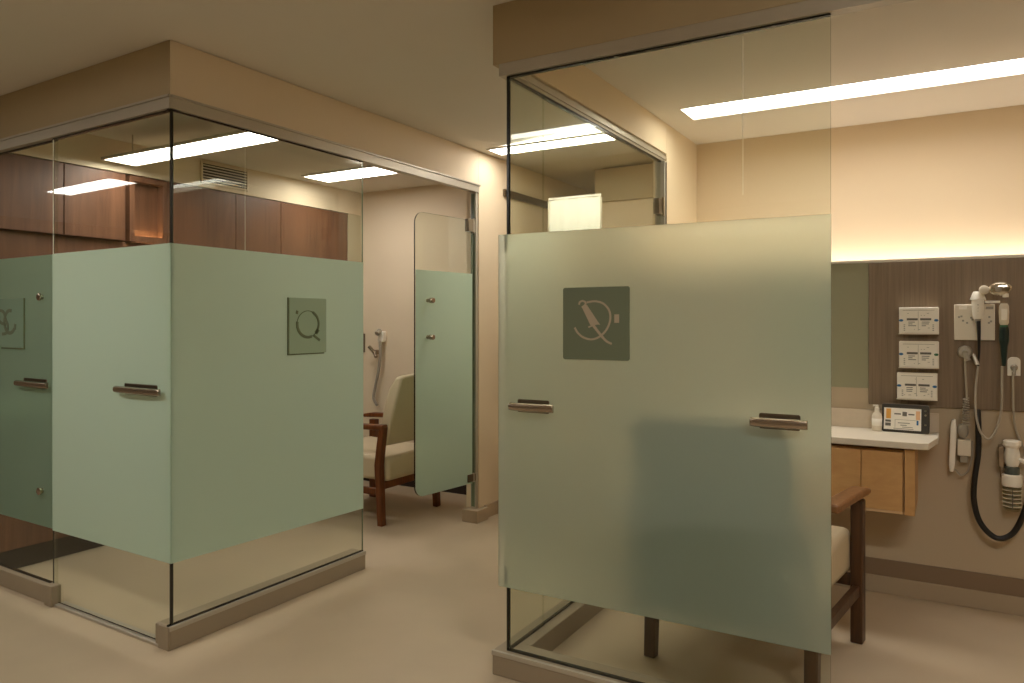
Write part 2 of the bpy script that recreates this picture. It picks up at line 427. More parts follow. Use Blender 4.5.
# side pane (right-hand face of the left booth)
x_refl = LS.px(245, 200, -GY)[0]; x_end = LS.px(363, 400, -GY)[0]
t = thing('glass_partition', 'frosted glass side wall of the left booth carrying the pale Q plaque', 'glass wall', LS.place(0, 0, -GY), LS.rot)
bm = NB(); glass_slab(bm, .0235, x_end, .095, ZR + .005)
o = obj('glass_pane', bm, [CLEAR, GEL], t)
fe = LS.px(363, 509, -GY)[1]
film('frosted_film', GY - .0022, x_end, FROST, t, zb=(FBt, fe + .004))
bm = NB(); box(bm, .001, x_end, -.002, .012, .094, .101); obj('glazing_gasket', bm, GE, t)
bm = NB(); box(bm, .001, x_end, -.002, .012, ZR - .005, ZR + .001); obj('glazing_gasket', bm, GE, t)
bm = NB(); box(bm, x_refl - .0012, x_refl + .0012, -.0012, -.0002, FT, ZR - .005); obj('reflection_line', bm, REFLP, t)  # reflected line in the pane, drawn as a pale strip
# front door pane
x_d0 = LF.px(52.5, 400, -GY)[0]
t = thing('glass_door', 'frosted glass front door of the left booth beside the corner, with one bar handle', 'glass door', LF.place(0, 0, -GY), LF.rot)
bm = NB(); glass_slab(bm, x_d0 + .004, -.0215, .016, ZR + .005, t=.006); obj('glass_pane', bm, glass_mats, t)
film('frosted_film', x_d0 + .004, -GY + .0020, FROST, t)
bm = NB(); box(bm, x_d0 + .006, x_d0 + .012, -.0014, -.0002, FT, ZR - .006); obj('reflection_line', bm, REFLP, t)  # pale strip painted as a reflection above the frosted band
a = LF.px(113, 391, -GY + .03); b = LF.px(158, 391, -GY + .03)
bar_handle(t, a[0], b[0], (a[1] + b[1]) / 2 - .0)
bm = NB(); box(bm, x_d0 + .004, -.022, -.002, .012, ZR - .006, ZR + .001); obj('glazing_gasket', bm, GE, t)
# black corner joint
t = thing('corner_joint', 'thin black joint where the two glass faces of the left booth meet', 'glass joint', LF.place(0, 0, -GY))
for z0, z1 in ((.098, FBt - .001), (FT + .001, ZR + .004)):
    bm = NB(); box(bm, -.021, -.0125, .001, .0095, z0, z1); obj('joint_strip', bm, GE, t)
bm = NB(); box(bm, -.021, -.0125, .001, .0095, FBt - .0005, FT + .0005); obj('joint_filler', bm, SIGNG, t)
# fixed / sliding pane at the far left
t = thing('glass_panel', 'darker green frosted glass panel at the left edge with plaque, handle and round knobs', 'glass panel', LF.place(0, 0, -GY - .014), LF.rot)
bm = NB(); glass_slab(bm, -1.62, x_d0 + .004, .086, ZR + .005); obj('glass_pane', bm, CLEAR, t)
pts_top = LF.px(50, 270, -GY)[1]
bm = NB(); f0, f1 = prism(bm, rrect(-1.62, x_d0 - .003, FBt, FT, .03, corners=(0, 0, 1, 0)), -.0022, -.0007, 0, 1)
bmesh.ops.recalc_face_normals(bm, faces=bm.faces)
for f in bm.faces:
    f.material_index = 0 if f.normal.y < -.5 else 1
obj('frosted_film', bm, [FROSTD, CLEAR], t)
a = LF.px(13, 383, -GY + .02); b = LF.px(45, 383, -GY + .02)
bar_handle(t, a[0], b[0], a[1])
for py in (297, 491):
    q = LF.px(40, py, -GY); knob(t, q[0], q[1], d=.022, r=.018)
bm = NB(); box(bm, -1.62, x_d0 - .001, -.002, .012, .085, .091); obj('glazing_gasket', bm, GE, t)
bm = NB(); box(bm, -1.62, x_d0 - .001, -.002, .012, ZR - .006, ZR + .001); obj('glazing_gasket', bm, GE, t)

# plaques
def circle_plate(fr, px0, py0, px1, py1, off):
    a = fr.px(px0, py0, off); b = fr.px(px1, py1, off); return a, b
# Q plaque on the side wall
(a, b) = circle_plate(LS, 289, 297.5, 326, 354, -GY + .008)
zt = LS.px(289, 297.5, -GY + .008)[1]; zb = LS.px(289, 354, -GY + .008)[1]
cx, cz = (a[0] + b[0]) / 2, (zt + zb) / 2; hw = (b[0] - a[0]) / 2; hh = (zt - zb) / 2
t = thing('sign_plaque', 'pale green glass plaque with a raised letter Q on the left booth side wall', 'sign', LS.place(cx, cz, -GY + .0023), LS.rot)
bm = NB(); prism(bm, rrect(-hw, hw, -hh, hh, .006), -.008, 0); obj('plate', bm, SIGNG, t, bevel=.001)
bm = NB(); box(bm, -hw - .006, -hw - .0005, -.006, 0, -hh - .006, hh); box(bm, -hw, hw * .9, -.006, 0, -hh - .006, -hh - .0005)
obj('painted_shadow_edge', bm, ENGR_SHADE, t)  # plaque shadow painted as dark strips, left and below
R = hw * .58; Rz = hh * .48
bm = NB(); stroke(bm, arc(-.02 * hw, .06 * hh, R, Rz, 65, -45, 18), hw * .085, -.0105, -.008, 1)
stroke(bm, arc(-.02 * hw, .06 * hh, R, Rz, 170, 290, 18), hw * .11, -.0105, -.008, 1)
stroke(bm, arc(-.02 * hw, .06 * hh, R, Rz, 170, 65, 14), hw * .03, -.0095, -.008, 1)
stroke(bm, arc(-.02 * hw, .06 * hh, R, Rz, 290, 315, 5), hw * .03, -.0095, -.008, 1)
stroke(bm, [(.28 * hw, -.36 * hh), (.62 * hw, -.54 * hh)], hw * .09, -.0105, -.008, 1)
stroke(bm, [(.40 * hw, -.28 * hh), (.54 * hw, -.14 * hh)], hw * .16, -.0105, -.008, 1)
stroke(bm, [(-.62 * hw, .42 * hh), (-.60 * hw, .54 * hh)], hw * .10, -.0105, -.008, 1)
obj('letter', bm, ENGR_SHADE, t)
# dark plaque at the left edge
a = LF.px(-14, 298, -GY); b = LF.px(22, 298, -GY); zt = b[1]; zb = LF.px(22, 348, -GY)[1]
cx, cz = (a[0] + b[0]) / 2, (zt + zb) / 2; hw = (b[0] - a[0]) / 2; hh = (zt - zb) / 2
t = thing('sign_plaque', 'dark green glass plaque with curved raised letters at the left edge of the picture', 'sign', LF.place(cx, cz, -GY - .014 + .0023), LF.rot)
bm = NB(); prism(bm, rrect(-hw, hw, -hh, hh, .004), -.007, 0); obj('plate', bm, SIGND, t, bevel=.001)
bm = NB(); box(bm, hw + .0005, hw + .007, -.006, 0, -hh - .006, hh); box(bm, -hw * .2, hw, -.006, 0, -hh - .007, -hh - .0005)
obj('painted_shadow_edge', bm, ENGR_SHADE, t)  # dark strips painted as the plaque's shadow, right and below
bm = NB()
stroke(bm, arc(.30 * hw, .05 * hh, .30 * hw, .46 * hh, 75, 320, 22), hw * .09, -.009, -.007, 1)
stroke(bm, [(.56 * hw, -.26 * hh), (.60 * hw, -.04 * hh)], hw * .09, -.009, -.007, 1)
stroke(bm, [(.02 * hw, .30 * hh), (.1 * hw, .1 * hh), (.2 * hw, -.12 * hh), (.12 * hw, -.4 * hh), (-.12 * hw, -.46 * hh)], hw * .08, -.009, -.007, 4)
stroke(bm, [(.02 * hw, .30 * hh), (-.06 * hw, .46 * hh), (-.25 * hw, .5 * hh), (-.4 * hw, .3 * hh), (-.2 * hw, .02 * hh), (.1 * hw, -.06 * hh)], hw * .08, -.009, -.007, 4)
obj('letter', bm, SIGN, t)

# swing door of the left booth, ajar
hp = onX(474, 350, XL - .02); dfree = Vector((-2.842, 3.64, 0))
dv = Vector((hp.x - dfree.x, hp.y - dfree.y, 0)); dl = dv.length; drot = math.atan2(dv.y, dv.x)
DF = Frame(dfree, drot)
t = thing('swing_door', 'narrow round-cornered glass door, clear above and frosted below, standing ajar beside the chair', 'glass door', dfree, drot)
ztop, zbot = 2.036, .262
dl -= .02
pts = rrect(0, dl, zbot, ztop, .07, 8, (1, 0, 0, 1))
bm = NB(); prism(bm, pts, 0, .010, 0, 1); obj('glass_pane', bm, glass_mats, t)
bm = NB(); prism(bm, rrect(.001, dl - .001, zbot + .001, 1.675, .07, 8, (1, 0, 0, 0)), -.0022, -.0007, 0, 1)
bmesh.ops.recalc_face_normals(bm, faces=bm.faces)
for f in bm.faces: f.material_index = 0 if f.normal.y < -.5 else 1
obj('frosted_film', bm, [FROSTR, CLEAR], t)
for py in (300.5, 337):
    q = DF.px(427, py); knob(t, q[0], q[1], d=.055, r=.017, name='door_knob')
for zz, hgt in ((2.0, .085), (.30, .05)):
    bm = NB(); box(bm, dl - .05, dl + .03, -.012, .022, zz - hgt / 2, zz + hgt / 2)
    h = obj('hinge', bm, STEELD, t, bevel=.003)
    bm = NB(); cyl(bm, (dl + .006, -.006, zz - hgt * .6), (dl + .006, -.006, zz + hgt * .6), .008); obj('hinge_barrel', bm, STEEL, h)
bm = NB(); box(bm, dl - .002, dl + .004, .0, .01, zbot + .03, ztop - .06); obj('edge_seal', bm, GEL, t)
# jamb channel
t = thing('jamb_channel', 'slim brushed steel upright at the open doorway of the left booth', 'door jamb', (XL, jy, 0))
bm = NB(); box(bm, -.05, -.006, -.004, .021, .084, ZR + .01); obj('channel', bm, STEEL, t, bevel=.002)
bm = NB(); box(bm, -.042, -.016, -.0065, -.004, .1, ZR - .01); obj('channel_groove', bm, GEL, t)

# ------------------------------------------------------------------ wood wall of the left booth
def ypx(px): return onX(px, 200, FA).y
def wood_unit(name, label, cat, y0, y1, z0, z1, depth, mat, group=None, inset=True, handle=False, frame=False, doors=1):
    t = thing(name, label, cat, (FA, y0, z0), math.radians(90), group)     # local x -> +Y, local -y -> +X (faces the booth)
    w = y1 - y0; h = z1 - z0
    bm = NB(); box(bm, .001, w - .001, .0755 if frame else .02, depth, 0, h); obj('body', bm, WOODD, t)
    for i in range(doors):
        a, b = w * i / doors, w * (i + 1) / doors
        if frame:
            bm = NB(); prism(bm, [(a + .004, .003), (b - .004, .003), (b - .004, h - .003), (a + .004, h - .003)], 0.060, .075)
            d = obj('door', bm, mat, t, bevel=.001)
            bm = NB(); fw = .035
            for q in ((a + .004, a + fw, .003, h - .003), (b - fw, b - .004, .003, h - .003), (a + fw, b - fw, h - fw, h - .003), (a + fw, b - fw, .003, .02)):
                low = q[3] < .03
                box(bm, q[0], q[1], -.002, .012 if low else .060, q[2], .04 if low else q[3])
            obj('door_frame', bm, mat, d, bevel=.001)
        else:
            bm = NB(); box(bm, a + .003, b - .003, 0.0, .019, .003, h - .003); obj('door', bm, mat, t, bevel=.001)
    return t
g1 = 'wooden wall cabinets of the left booth'
WT = 2.258
wood_unit('wall_cabinet', 'reddish wooden wall cabinet seen through the left edge pane', 'cabinet', 1.98, ypx(64), 1.846, WT, .32, WOODR, g1)
wood_unit('wall_cabinet', 'wide reddish wooden wall cabinet between the left edge pane and the framed cabinet', 'cabinet', ypx(64), ypx(126), 1.846, WT, .32, WOODR, g1)
wood_unit('wall_cabinet', 'framed wooden wall cabinet just left of the black glass corner joint, lit from below', 'cabinet', ypx(129), ypx(168), 1.846, WT, .32, WOODR, g1, frame=True)
wood_unit('tall_cabinet', 'wide plain tall wooden cabinet below the ceiling vent', 'cabinet', ypx(168), ypx(236), .12, WT, .55, WOODR, 'tall wooden cabinets of the left booth')
wood_unit('tall_cabinet', 'tall wooden cabinet just right of the one below the vent', 'cabinet', ypx(236), ypx(281), .12, WT, .55, WOODR, 'tall wooden cabinets of the left booth')
wood_unit('tall_cabinet', 'rightmost tall wooden cabinet next to the pale wall strip', 'cabinet', ypx(281), 4.66, .12, WT, .55, WOODR, 'tall wooden cabinets of the left booth')
bstruct('wall_splash_left_booth', WOODR, (FA - .6, FA - .045, 1.96, ypx(168) - .002, .93, 1.845))
bstruct('trim_9', GAPM, (FA - .6, FA - .05, 1.98, 4.66, 0, .118))
for k, (ya, yb) in enumerate(((1.99, 2.45), (2.452, ypx(168) - .002))):
    wood_unit('base_cabinet', ['dark base cabinet nearest the left edge behind frosted glass', 'dark base cabinet beside the tall cabinets behind frosted glass'][k], 'cabinet', ya, yb, .12, .87, .55, WOODR, 'base cabinets of the left booth')
t = thing('worktop', 'pale worktop over the base cabinets behind the left frosted glass', 'worktop', (FA, 1.98, .871), math.radians(90))
bm = NB(); box(bm, 0, ypx(168) - 1.985, -.01, .59, 0, .035); obj('slab', bm, COUNT, t, bevel=.003)
t = thing('cabinet_light', 'warm light strip set in the bottom of the framed wooden cabinet', 'light', (FA - .036, ypx(131), 1.853), math.radians(90))
bm = NB(); box(bm, .02, ypx(166) - ypx(131) - .02, -.010, .010, 0, .006); obj('housing', bm, STEELD, t)
bm = NB(); box(bm, .025, ypx(166) - ypx(131) - .025, -.008, .008, .0062, .009); obj('diffuser', bm, UNDER, t)
# vent in the soffit
v0 = onX(202, 170, FA); v1 = onX(246, 180, FA)
t = thing('air_vent', 'slatted air vent grille in the soffit above the wooden cabinets', 'vent', (FA + .001, v0.y, 2.302), math.radians(90))
w = v1.y - v0.y
bm = NB()
for q in ((-.014, 0, -.014, .137), (w, w + .014, -.014, .137), (0, w, -.014, 0), (0, w, .123, .137)): box(bm, q[0], q[1], -.012, 0, q[2], q[3])
obj('frame', bm, WALL, t, bevel=.002)
bm = NB(); box(bm, 0, w, -.002, 0, 0, .123); obj('backing', bm, VENTD, t)
for i in range(6):
    bm = NB(); z = .012 + i * .0195
    hexa(bm, [(0, -.011, z - .004), (w, -.011, z - .004), (w, -.003, z + .003), (0, -.003, z + .003)],
             [(0, -.011, z - .001), (w, -.011, z - .001), (w, -.003, z + .006), (0, -.003, z + .006)])
    obj('slat', bm, OFFW, t)

# ceiling lights
def ceiling_light(label, x0, x1, y0, y1, z, mat, name='ceiling_light', hang=0, group='ceiling light panels', shell=0):
    t = thing(name, label, 'light', ((x0 + x1) / 2, (y0 + y1) / 2, z), 0, group)
    hx, hy = (x1 - x0) / 2, (y1 - y0) / 2; f = .012
    bm = NB()
    th = .012
    for q in ((-hx - f, -hx, -hy - f, hy + f), (hx, hx + f, -hy - f, hy + f), (-hx, hx, -hy - f, -hy), (-hx, hx, hy, hy + f)): box(bm, *q, 0 - shell, th)
    obj('frame', bm, CEIL, t)
    bm = NB(); box(bm, -hx, hx, -hy, hy, .003, th - .002); obj('diffuser', bm, mat, t)
    if hang:
        for sx in (-1, 1):
            bm = NB(); cyl(bm, (sx * hx * .8, 0, th), (sx * hx * .8, 0, hang), .004, n=8); obj('hanging_rod', bm, STEEL, t)
        bm = NB(); box(bm, -hx - f, hx + f, -hy - f, hy + f, th, th + .004); obj('cover', bm, CEIL, t)
    return t
g = 'ceiling light panels'
ceiling_light('long light panel crossing behind the black glass corner of the left booth', -4.27, -3.015, 2.53, 2.725, 2.30, PANEL_L, hang=.153)
ceiling_light('short light panel over the doorway end of the left booth', -4.18, -3.49, 4.005, 4.26, 2.453 - .013, PANEL_L)
ceiling_light('bright light panel crossing the right booth ceiling', -1.27, .55, 3.965, 4.21, 2.513 + .036, PANEL_R, shell=.036)
ceiling_light('light panel in the corridor ceiling seen behind the clear pane', -2.66, -1.62, 4.20, 4.37, 2.500, PANEL_L)
ceiling_light('hall light panel off to the left, mirrored in the left booth glass', -6.95, -5.85, .28, .52, ZC - .013, PANEL_L)
ceiling_light('added fill panel overhead to the right of the viewer, out of view', .1, 1.2, .72, .98, ZC + .035, FILL_H)  # unseen panel added to brighten the hall
ceiling_light('added fill panel overhead to the left of the viewer, out of view', -3.65, -2.87, .10, .35, ZC - .013, FILL_H)  # second unseen fill panel, added for the hall brightness

# ------------------------------------------------------------------ RIGHT BOOTH shell
XI, YB, ZI = -1.43, 4.81, 2.513
XE = 1.3                        # right-hand inner wall
RS1 = onX(660, 160, -1.47).y    # where the side glass ends
ZRR = 2.29
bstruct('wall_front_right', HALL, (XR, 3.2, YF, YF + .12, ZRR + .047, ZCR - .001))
bstruct('wall_beam_right', WALLO, (XR, XI, YF + .121, RS1, ZRR + .047, ZCR - .02))
bstruct('wall_side_right', WALLO, (XR, XI, RS1 + .001, YB, 0, ZCR - .02))
bstruct('wall_end_right_booth', WALLO, (XR, XE, YB + .001, YB + .1, 0, ZCR - .02))
bstruct('wall_inner_right', WALLO, (XE, XE + .1, YF + .121, YB, 0, ZCR - .02))
bstruct('ceiling_right_booth', CEIL, (XI, XE, YF + .121, 3.952, ZI, ZI + .03), (XI, XE, 4.223, YB, ZI, ZI + .03), (XI, -1.283, 3.952, 4.223, ZI, ZI + .03), (.563, XE, 3.952, 4.223, ZI, ZI + .03))
bm = NB(); box(bm, XR + .027, 3.1, YF + .0, YF + .045, ZRR, ZRR + .046); struct('trim_10', bm, STEEL)
bm = NB(); box(bm, XR + .027, XR + .07, YF + .046, RS1 + .0, ZRR, ZRR + .046); box(bm, XR + .07, XR + .078, YF + .046, RS1, ZRR + .012, ZRR + .03); struct('trim_11', bm, STEEL)
# curbs
bstruct('trim_12', CURB, (XR + .003, -.30, YF - .01, YF + .10, 0, .093), bevel=.004)
bstruct('trim_17', STEEL, (XR + .001, -.298, YF - .0125, YF - .0005, .076, .0935), bevel=.001)
bstruct('trim_13', CURB, (XR + .003, XR + .11, YF + .101, RS1, 0, .0925), bevel=.004)
# headwall
YH = 4.13
LZ = 1.66
bstruct('wall_head', TAUPE, (XI + .002, XE - .002, YH, YH + .02, 0, LZ - .012), (XI + .002, XE - .002, YH + .02, YB - .002, LZ - .03, LZ - .012))
bstruct('trim_14', OFFW, (XI + .002, XE - .002, YH - .012, YH + .05, LZ - .0115, LZ))
p0 = onY(866, 572.6, YH); 
bstruct('baseboard_head_upper', BASED, (XI + .002, XE - .002, YH - .008, YH, .086, .168))
bstruct('baseboard_head_lower', BASE, (XI + .002, XE - .002, YH - .012, YH, .0, .085), bevel=.003)
t = thing('cove_light', 'warm hidden light strip glowing along the ledge of the right booth', 'light', (0, YB - .06, LZ - .0118))
bm = NB(); box(bm, XI + .03, XE - .03, -.02, .02, 0, .022); obj('housing', bm, STEELD, t)
bm = NB(); box(bm, XI + .04, XE - .04, -.015, .015, .0222, .0262); obj('diffuser', bm, COVE, t)
# walnut board + mirror
wx = onY(869, 300, YH).x; wz = onY(876, 404, YH).z
t = thing('wall_panel', 'walnut laminate board behind the wall equipment of the right booth', 'wall panel', (wx, YH, wz))
bm = NB(); box(bm, 0, 1.25, -.016, -.0005, 0, LZ - .013 - wz); obj('board', bm, WOODG, t, bevel=.002)
YP = YH - .017
mx0 = onY(790, 300, YH).x; mz = onY(850, 402, YH).z
t = thing('wall_mirror', 'wall mirror left of the walnut board, its reflection painted olive grey', 'wall panel', (mx0, YH, mz))
bm = NB(); box(bm, 0, wx - mx0 - .002, -.006, -.0005, .075, LZ - .013 - mz); obj('board', bm, MIRR, t)  # mirror surface with its reflection put in as flat colour
bm = NB(); box(bm, 0, wx - mx0 - .002, -.005, -.0005, .0, .074); obj('reflected_strip', bm, TAUPE, t)  # low band of the reflection, painted as its own strip
# pane geometry
GFX0 = onY(508, 400, YF + .018).x; GFX1 = onY(830.5, 400, YF + .018).x; GREFL = onY(743, 400, YF + .018).x
t = thing('glass_partition', 'tall clear front pane of the right booth behind the big frosted panel', 'glass wall', (GFX0, YF + .018, 0))
bm = NB(); glass_slab(bm, 0.004, GFX1 - GFX0, .092, ZRR + .003); obj('glass_pane', bm, [CLEAR, GEL], t)
bm = NB(); box(bm, GREFL - GFX0 - .0012, GREFL - GFX0 + .0012, -.0012, -.0002, 1.76, ZRR - .02); obj('reflection_line', bm, REFLP, t)  # bright reflection in the front pane, painted as a thin strip
bm = NB(); box(bm, -.004, GFX1 - GFX0, -.003, .013, ZRR - .006, ZRR + .001); obj('glazing_gasket', bm, GE, t)
bm = NB(); box(bm, -.004, GFX1 - GFX0, -.003, .013, .0925, .099); obj('glazing_gasket', bm, GE, t)
bm = NB(); box(bm, -.006, .004, .0, .012, .093, .42); obj('corner_strip', bm, GE, t)
bm = NB(); box(bm, -.006, .004, .0, .012, 1.62, ZRR + .002); obj('corner_strip', bm, GE, t)
# side pane (local x runs towards the viewer; faces the corridor)
RS = Frame((GFX0, YF + .03, 0), math.radians(-90))
sm = -(RS.px(543, 200)[0])
t = thing('glass_partition', 'clear side pane of the right booth facing the corridor', 'glass wall', (GFX0, YF + .032, 0), math.radians(90))
bm = NB(); glass_slab(bm, 0, sm - .001, .092, ZRR + .003, -.005); obj('glass_pane', bm, CLEAR, t)
bm = NB(); box(bm, 0, sm - .002, -.008, .008, ZRR - .006, ZRR + .001); box(bm, 0, sm - .002, -.008, .008, .092, .098); obj('glazing_gasket', bm, GE, t)
t = thing('glass_door', 'clear side door of the right booth hung on steel hinges beside the corridor', 'glass door', (GFX0, YF + .032 + sm, 0), math.radians(90))
dw = RS1 - (YF + .032 + sm) - .045
bm = NB(); glass_slab(bm, .0, dw, .1, ZRR - .01, -.005); obj('glass_pane', bm, CLEAR, t)
for zz in (2.02, .35):
    bm = NB(); box(bm, dw - .06, dw + .038, -.018, .018, zz - .045, zz + .045); h = obj('hinge', bm, STEELD, t, bevel=.003)
    bm = NB(); cyl(bm, (dw + .006, -.02, zz - .055), (dw + .006, -.02, zz + .055), .009); obj('hinge_barrel', bm, CHROME, h)
bm = NB(); box(bm, 0, dw, -.008, .008, ZRR - .009, ZRR); obj('top_gasket', bm, GE, t)
bm = NB(); box(bm, 0, dw, -.006, .006, .0935, .0995); obj('bottom_gasket', bm, GE, t)
t = thing('jamb_channel', 'brushed steel upright closing the clear side glass of the right booth', 'door jamb', (GFX0, RS1, 0))
bm = NB(); box(bm, -.03, .03, -.042, -.001, .0935, ZRR - .0005); obj('channel', bm, STEEL, t, bevel=.002)
bm = NB(); box(bm, -.010, .034, -.030, -.022, .1, ZRR - .01); obj('channel_groove', bm, GE, t)

# big frosted panel
PY = 2.40 - .012
RP = Frame((0, PY, 0), 0)
x0 = RP.px(498.5, 400)[0]; x1 = RP.px(831, 400)[0]
z_tl = RP.px(498, 235)[1]; z_tr = RP.px(830, 214)[1]; z_bl = RP.px(498, 585.5)[1]; z_br = RP.px(830, 655)[1]
t = thing('frosted_panel', 'large pale green frosted glass panel in front of the right booth with two bar handles', 'glass panel', (x0, PY, 0))
w = x1 - x0
bm = NB()
hexa(bm, [(0, 0, z_bl), (w, 0, z_br), (w, .008, z_br), (0, .008, z_bl)], [(0, 0, z_tl), (w, 0, z_tr), (w, .008, z_tr), (0, .008, z_tl)])
bmesh.ops.recalc_face_normals(bm, faces=bm.faces)
for f in bm.faces: f.material_index = 1 if abs(f.normal.y) < .5 else (0 if f.normal.y < 0 else 2)
obj('frosted_sheet', bm, [FROSTP, GEL, CLEAR], t)
for pa, pb, py in ((507.5, 551.5, 406.5), (749, 807, 422)):
    a = RP.px(pa, py, .035); b = RP.px(pb, py, .035)
    bar_handle(t, a[0] - x0, b[0] - x0, a[1])
for px, py in ((530, 406.5), (779, 422)):
    q = RP.px(px, py); bm = NB(); cyl(bm, (q[0] - x0, .0085, q[1]), (q[0] - x0, .0495, q[1]), .009); obj('spacer', bm, STEEL, t)
# syringe plaque
a = RP.px(563, 288, .004); b = RP.px(629.5, 286, .004); c0 = RP.px(563, 359, .004)
hw = (b[0] - a[0]) / 2; cx = (a[0] + b[0]) / 2; zt = (a[1] + b[1]) / 2; zb = c0[1]; hh = (zt - zb) / 2; cz = (zt + zb) / 2
t = thing('sign_plaque', 'dark green square sign with a broken ring and slanted syringe on the big frosted panel', 'sign', (cx, PY, cz))
bm = NB(); prism(bm, rrect(-hw, hw, -hh, hh, .008), -.0045, -.0005); obj('plate', bm, SIGN, t, bevel=.0008)
U = lambda x, y: ((x - 330) / 265 * hw, (342 - y) / 292 * hh)      # from the enlarged view of the sign
y0, y1 = -.0062, -.0045
bm = NB()
stroke(bm, [U(262, 172), U(330, 164), U(395, 185), U(440, 240), U(448, 310), U(425, 380), U(385, 430), U(340, 460), U(290, 470), U(235, 455), U(190, 420), U(163, 375)], hw * .055, y0, y1, 4)
obj('ring', bm, ICON, t)
bm = NB()
q = [U(225, 215), U(262, 192), U(352, 330), U(368, 352), U(340, 350), U(305, 362), U(290, 352)]
prism(bm, [(x, z) for x, z in q][::-1], y0, y1)
stroke(bm, [U(275, 372), U(320, 352), U(345, 344)], hw * .04, y0 - .0003, y1, 1)
stroke(bm, [U(315, 358), U(350, 405), U(400, 465), U(430, 490), U(460, 503)], hw * .06, y0 - .0003, y1, 4, taper=(1.3, .9))
stroke(bm, [U(*p) for p in ((200, 190), (205, 170), (225, 160), (248, 168), (252, 185), (240, 200), (222, 212))], hw * .05, y0 - .0003, y1, 4)
obj('syringe', bm, ICON, t)
bm = NB(); a1 = U(480, 270); b1 = U(516, 337); box(bm, a1[0], b1[0], y0, y1, b1[1], a1[1])
obj('small_mark', bm, ICON, t)

# ------------------------------------------------------------------ corridor beyond
bstruct('wall_corridor_end', WALL, (XL, XR + .3, 6.16, 6.26, 0, 2.55))
bstruct('wall_corridor_stub', WALL, (-2.353, XR + .28, 5.27, 5.37, 0, 2.27))
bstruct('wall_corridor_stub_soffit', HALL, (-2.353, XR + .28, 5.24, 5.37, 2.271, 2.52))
bstruct('trim_15', STEELD, (XL, XL + .02, 4.54, 5.5, 2.25, 2.30))
bstruct('wall_corridor_right', WALLO, (XR, XR + .1, YB + .101, 5.24, 0, 2.52))
bstruct('baseboard_corridor_end', BASED, (XL, -2.353, 6.148, 6.16, 0, .09))
# white curtain screen in the corridor
CY = 4.62; c0 = onY(549, 198.5, CY); c1 = onY(601, 193, CY); CZ = c0.z - 2.155
t = thing('curtain_screen', 'white pleated curtain screen standing in the corridor behind the clear side pane', 'screen', ((c0.x + c1.x) / 2, CY, 0))
w = c1.x - c0.x
bm = NB(); nn = 40; prev = None
for i in range(nn + 1):
    x = -w / 2 + w * i / nn; yy = .012 * math.sin(i / nn * 5.2 * PI) + .006 * math.sin(i * .9)
    r = [bm.verts.new((x, yy, .3)), bm.verts.new((x, yy * .6, 1.4)), bm.verts.new((x, yy * .25, 2.14 + CZ))]
    if prev:
        for k in (0, 1): bm.faces.new((prev[k], r[k], r[k + 1], prev[k + 1]))
    prev = r
o = obj('cloth', bm, CURT, t, smooth=True); sd = o.modifiers.new('thick', 'SOLIDIFY'); sd.thickness = .003
bm = NB(); box(bm, -w / 2, w / 2, -.006, .006, 2.14 + CZ, 2.155 + CZ); obj('hem', bm, WHITE, t)
for s in (-1, 1):
    bm = NB(); cyl(bm, (s * w / 2, .0, .03), (s * w / 2, 0, 2.13 + CZ), .008); cyl(bm, (s * w / 2, -.15, .03), (s * w / 2, .15, .03), .008); obj('post', bm, OFFW, t)
    for sy in (-.14, .14):
        bm = NB(); lathe(bm, [(.0195, -.008), (.02, 0), (.0195, .008)], (s * w / 2, sy, .02), 'x', 16); obj('caster', bm, GREY, t)

